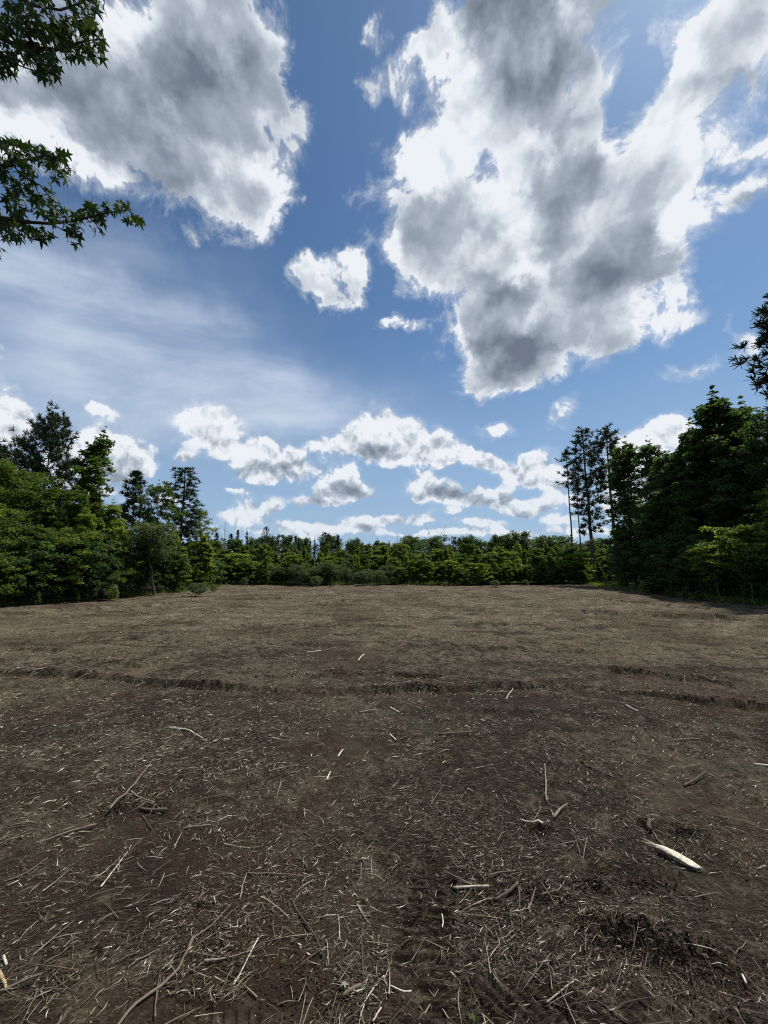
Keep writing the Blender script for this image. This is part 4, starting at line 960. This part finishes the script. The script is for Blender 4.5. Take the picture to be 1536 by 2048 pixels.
SK('split_wood', [(780, 1945), (798, 1951), (822, 1960)], .003, .005, M_PALE, 'pale chip lying right of the curved cream splinter', 'splinter', flat=.6)
SK('stick', [(686, 1968), (704, 1958), (722, 1950)], .009, .008, M_TWIG, 'stout broken stub left of the curved cream splinter', 'stick', lift=.012)
SK('stick', [(702, 1964), (716, 1960), (728, 1956)], .004, .004, M_PALE, 'small pale stick under the stout broken stub', 'stick')
SK('split_wood', [(762, 1992), (756, 2002), (746, 2020)], .004, .004, M_PALE, 'pinkish splinter below the curved cream splinter', 'splinter')
SK('stick', [(850, 2028), (872, 2040), (900, 2052)], .005, .006, M_TWIG, 'stick running out of the bottom of the view near the tread marks', 'stick')
SK('stick', [(518, 1866), (500, 1900), (470, 1958)], .0035, .002, M_PALE, 'thin straight straw-coloured twig right of the longest branch', 'twig', lift=.02)
SK('stick', [(580, 1778), (600, 1815), (630, 1855), (648, 1898)], .006, .003, M_DARKTWIG, 'long dark twig slanting down right of the longest branch', 'twig', lift=.015)
SK('split_wood', [(714, 1788), (722, 1804), (730, 1820)], .004, .002, M_PALE, 'pale splinter slanting down left of the tread marks', 'splinter')
SK('stick', [(0, 1980), (40, 1966), (80, 1956)], .008, .005, M_TWIG, 'branch entering from the left edge near the bottom', 'branch', lift=.03)
SK('split_wood', [(-6, 1930), (4, 1950), (12, 1975)], .010, .006, M_TAN, 'orange-tan broken wood at the bottom left edge', 'splinter', flat=.7)
SK('split_wood', [(8, 1902), (10, 1912), (13, 1924)], .007, .006, M_PALE, 'short white chip above the orange-tan wood', 'splinter')
SK('stick', [(66, 1678), (100, 1668), (135, 1655), (190, 1642)], .005, .008, M_TWIG, 'long slim branch at the left edge above the pale splinter', 'branch', lift=.02)
SK('stick', [(10, 1750), (55, 1736), (94, 1712)], .004, .003, M_TWIG, 'thin straight twig left of the long pale splinter', 'twig')
SK('stick', [(340, 1456), (372, 1460), (405, 1478)], .008, .005, M_PALE, 'pale forked stick lying in the left middle ground', 'stick', lift=.04, forks=[([(352, 1455), (345, 1450), (338, 1452)], .004)])
SK('stick', [(876, 1466), (910, 1468), (944, 1469)], .011, .009, M_TWIG, 'level grey stick just right of centre in the middle ground', 'stick', lift=.04)
SK('stick', [(1012, 1395), (1018, 1388), (1026, 1380)], .008, .007, M_PALE, 'small pale stick standing up right of centre near the rut', 'stick', lift=.05)
SK('stick', [(985, 1385), (1000, 1386), (1014, 1386)], .009, .008, M_TWIG, 'grey stick touching the small pale one near the rut', 'stick', lift=.03)
SK('stick', [(718, 1418), (735, 1416), (752, 1416)], .013, .012, M_TWIG, 'stubby grey stick near the centre below the rut', 'stick', lift=.02)
SK('split_wood', [(780, 1408), (788, 1414), (797, 1421)], .010, .008, M_PALE, 'white splinter just right of the stubby grey stick', 'splinter')
SK('split_wood', [(1252, 1410), (1264, 1417), (1276, 1424)], .010, .008, M_PALE, 'white splinter at right below the rut', 'splinter')
SK('stick', [(1160, 1520), (1200, 1540), (1245, 1560)], .010, .006, M_DARKTWIG, 'dark slanting stick right of the one pointing away', 'stick', lift=.02)
SK('stick', [(1368, 1572), (1390, 1564), (1412, 1552)], .012, .006, M_DARKTWIG, 'dark stout stick in the right middle ground', 'stick', lift=.04)
SK('stick', [(1350, 1478), (1372, 1478), (1398, 1480)], .010, .008, M_TWIG, 'brown level stick at right above the dark stout one', 'stick', lift=.04)
SK('split_wood', [(1508, 1523), (1522, 1525), (1540, 1527)], .009, .008, M_PALE, 'pale chip at the right edge of the view', 'splinter')
SK('split_wood', [(615, 1299), (628, 1300), (642, 1299)], .020, .014, M_PALE, 'pale chunk lying far out in the middle of the field', 'splinter', lift=.05)
SK('split_wood', [(716, 1320), (722, 1316), (728, 1314)], .014, .012, M_PALE, 'pale chunk tilted up right of the farthest pale chunk', 'splinter', lift=.08)
SK('split_wood', [(676, 1505), (680, 1500), (686, 1494)], .011, .006, M_PALE, 'small bright chip in the centre of the middle ground', 'splinter', lift=.02)
SK('split_wood', [(780, 1464), (786, 1469), (792, 1474)], .009, .007, M_PALE, 'small bright chip left of the level grey stick', 'splinter')
SK('split_wood', [(654, 1548), (657, 1542), (661, 1535)], .008, .006, M_PALE, 'pale chip below the small bright one in the centre', 'splinter')
SK('stick', [(606, 1652), (620, 1664), (640, 1690)], .003, .002, M_TWIG, 'thin twig with a kink in the centre foreground', 'twig')
SK('split_wood', [(1482, 1930), (1486, 1938), (1490, 1950)], .005, .006, M_PALE, 'white chip at the bottom right, standing on end', 'splinter', lift=.02)
SK('split_wood', [(884, 1812), (886, 1824), (884, 1838)], .004, .003, M_PALE, 'white upright-looking splinter over the tread marks', 'splinter')
SK('stick', [(1300, 1636), (1296, 1646), (1300, 1656)], .016, .020, M_DARKTWIG, 'black charred stub above the pale slab', 'stub', lift=.02)
SK('stick', [(1368, 1345), (1369, 1358), (1371, 1372)], .004, .003, M_TWIG, 'thin stalk standing upright by the right ridge of earth', 'stalk', lift=.02)
SK('stick', [(1470, 1990), (1480, 2012), (1494, 2034)], .003, .002, M_TWIG, 'thin twig slanting down in the bottom right corner', 'twig')
SK('stick', [(1148, 1940), (1120, 1960), (1094, 1984)], .004, .003, M_TWIG, 'brown twig slanting over the lower tread marks', 'twig', lift=.015)
SK('stick', [(1200, 2022), (1228, 2030), (1250, 2045)], .004, .005, M_PALE, 'pale twig at the bottom edge right of centre', 'twig')

# a green leaf and the sprig by the broken stub
def ground_leaf(px, py, size, label, mat, rot):
    v, t = star_leaf(int(px)); x, y = gpt(px, py); v = v.copy(); v[:, 1] -= .85; v[:, 2] *= .5
    link('fallen_leaf', mesh_np('fallen_leaf', v * size, t, None, [mat]), loc=(x, y, hz(x, y) + .022), rot=(.25, .15, rot), label=label, category='leaf')
ground_leaf(946, 2014, .026, 'single dark green leaf lying on the soil near the bottom', M_LEAF, 1.0)
ground_leaf(690, 1950, .028, 'pale green leaf beside the stout broken stub', M_WILT, 2.2)
ground_leaf(568, 1912, .020, 'small green leaf in the foreground left of centre', M_LEAF, .4)

# many more loose twigs, each one its own
def loose_twigs():
    rg = random.Random(11); made = 0
    protos = []
    for k in range(8):
        g2 = np.random.default_rng(70 + k); n = 6; t = np.linspace(0, 1, n); bend = g2.normal(0, .05)
        Pth = np.column_stack([t - .5, bend * np.sin(t * math.pi) + np.cumsum(g2.normal(0, .006, n)), .03 * np.sin(t * math.pi)])
        v, q = tube_np([(Pth, np.interp(t, [0, .3, 1], [.015, .013, .004]) * (1 + g2.normal(0, .15, n)))], 5)
        protos.append([mesh_np('twig', v, None, q, [m], smooth=True) for m in (M_TWIG, M_PALE, M_DARKTWIG)])
    for i in range(215):
        px = rg.uniform(10, 1526); py = 1440 + 600 * rg.random() ** .8; x, y = gpt(px, py); r = math.hypot(x, y)
        L = rg.uniform(.07, .20) * (1 + .10 * r); m = rg.choices((0, 1, 2), (6, 2, 2))[0]
        if m == 1: L *= .55
        side = 'left' if px < 768 else 'right'; far = 'near' if py > 1700 else 'middle'
        nm, what = (('twig', 'thin brown twig'), ('splinter', 'small pale splinter'), ('twig', 'thin dark twig'))[m]
        a = rg.uniform(0, 6.28); dz = hz(x + math.cos(a) * L / 2, y + math.sin(a) * L / 2) - hz(x - math.cos(a) * L / 2, y - math.sin(a) * L / 2)
        w = L * (rg.uniform(.5, .9) if m != 1 else rg.uniform(1.0, 1.6))
        grp = f'{what}s on the {side} {far} ground'
        link(nm, rg.choice(protos)[m], loc=(x, y, hz(x, y) + .010), rot=(rg.uniform(0, 1), -math.atan2(dz, L), a), scale=(L, L if m != 1 else w * .7, w * .7),
             label=f'{what} among the mulch on the {side} side of the {"foreground" if far == "near" else "middle ground"}', category=nm, group=grp)
loose_twigs()

# crumbly dark clods and roots on the mounds in the foreground
def clods():
    rg = np.random.default_rng(8); V, T3 = [], []; base = 0
    ico = np.array([[0, 0, 1], [.894, 0, .447], [.276, .851, .447], [-.724, .526, .447], [-.724, -.526, .447], [.276, -.851, .447], [.724, .526, -.447], [-.276, .851, -.447], [-.894, 0, -.447], [-.276, -.851, -.447], [.724, -.526, -.447], [0, 0, -1]])
    f = np.array([[0, 1, 2], [0, 2, 3], [0, 3, 4], [0, 4, 5], [0, 5, 1], [1, 6, 2], [2, 7, 3], [3, 8, 4], [4, 9, 5], [5, 10, 1], [2, 6, 7], [3, 7, 8], [4, 8, 9], [5, 9, 10], [1, 10, 6], [6, 11, 7], [7, 11, 8], [8, 11, 9], [9, 11, 10], [10, 11, 6]])
    pts = []
    for mx, my, ra, rb, mh in MOUNDS:
        n = int(420 * ra / .15); pts.append(np.column_stack([rg.normal(mx, ra * .7, n), rg.normal(my - rb * .3, rb * 1.2, n)]))
    pts.append(np.column_stack([rg.uniform(-5, 5, 2200), rg.uniform(1.6, 6, 2200)]))
    for pl, wd, ht, sd in RIDGES[:4]:
        for (ax, ay), (bx, by) in zip(pl[:-1], pl[1:]):
            n = int(90 * math.hypot(bx - ax, by - ay)); t = rg.random(n); pts.append(np.column_stack([ax + (bx - ax) * t, ay + (by - ay) * t + rg.normal(-.02, .09, n)]))
    p = np.concatenate(pts); z = height(p[:, 0], p[:, 1]); n = len(p); r = rg.uniform(.002, .008, n) * (1 + .25 * np.maximum(0, p[:, 1] - 3))
    vv = ico[None] * (1 + rg.normal(0, .22, (n, 12, 1))) * r[:, None, None] * np.array([1, 1, .7]) + np.column_stack([p, z + r * .2])[:, None]
    link('soil_clods', mesh_np('soil_clods', vv.reshape(-1, 3), ((np.arange(n) * 12)[:, None, None] + f[None]).reshape(-1, 3), None, [M_CLOD]), kind='stuff', label='crumbly dark clods of turned soil')
_m, _t = mat_new('clod_soil')
_g = _t.add('ShaderNodeNewGeometry')
M_CLOD = finish(_m, _t, principled(_t, _t.ramp(_g.outputs['Random Per Island'], [(0, (.016, .011, .008)), (.7, (.030, .020, .014)), (1, (.055, .036, .025))]), .95, .1))
clods()
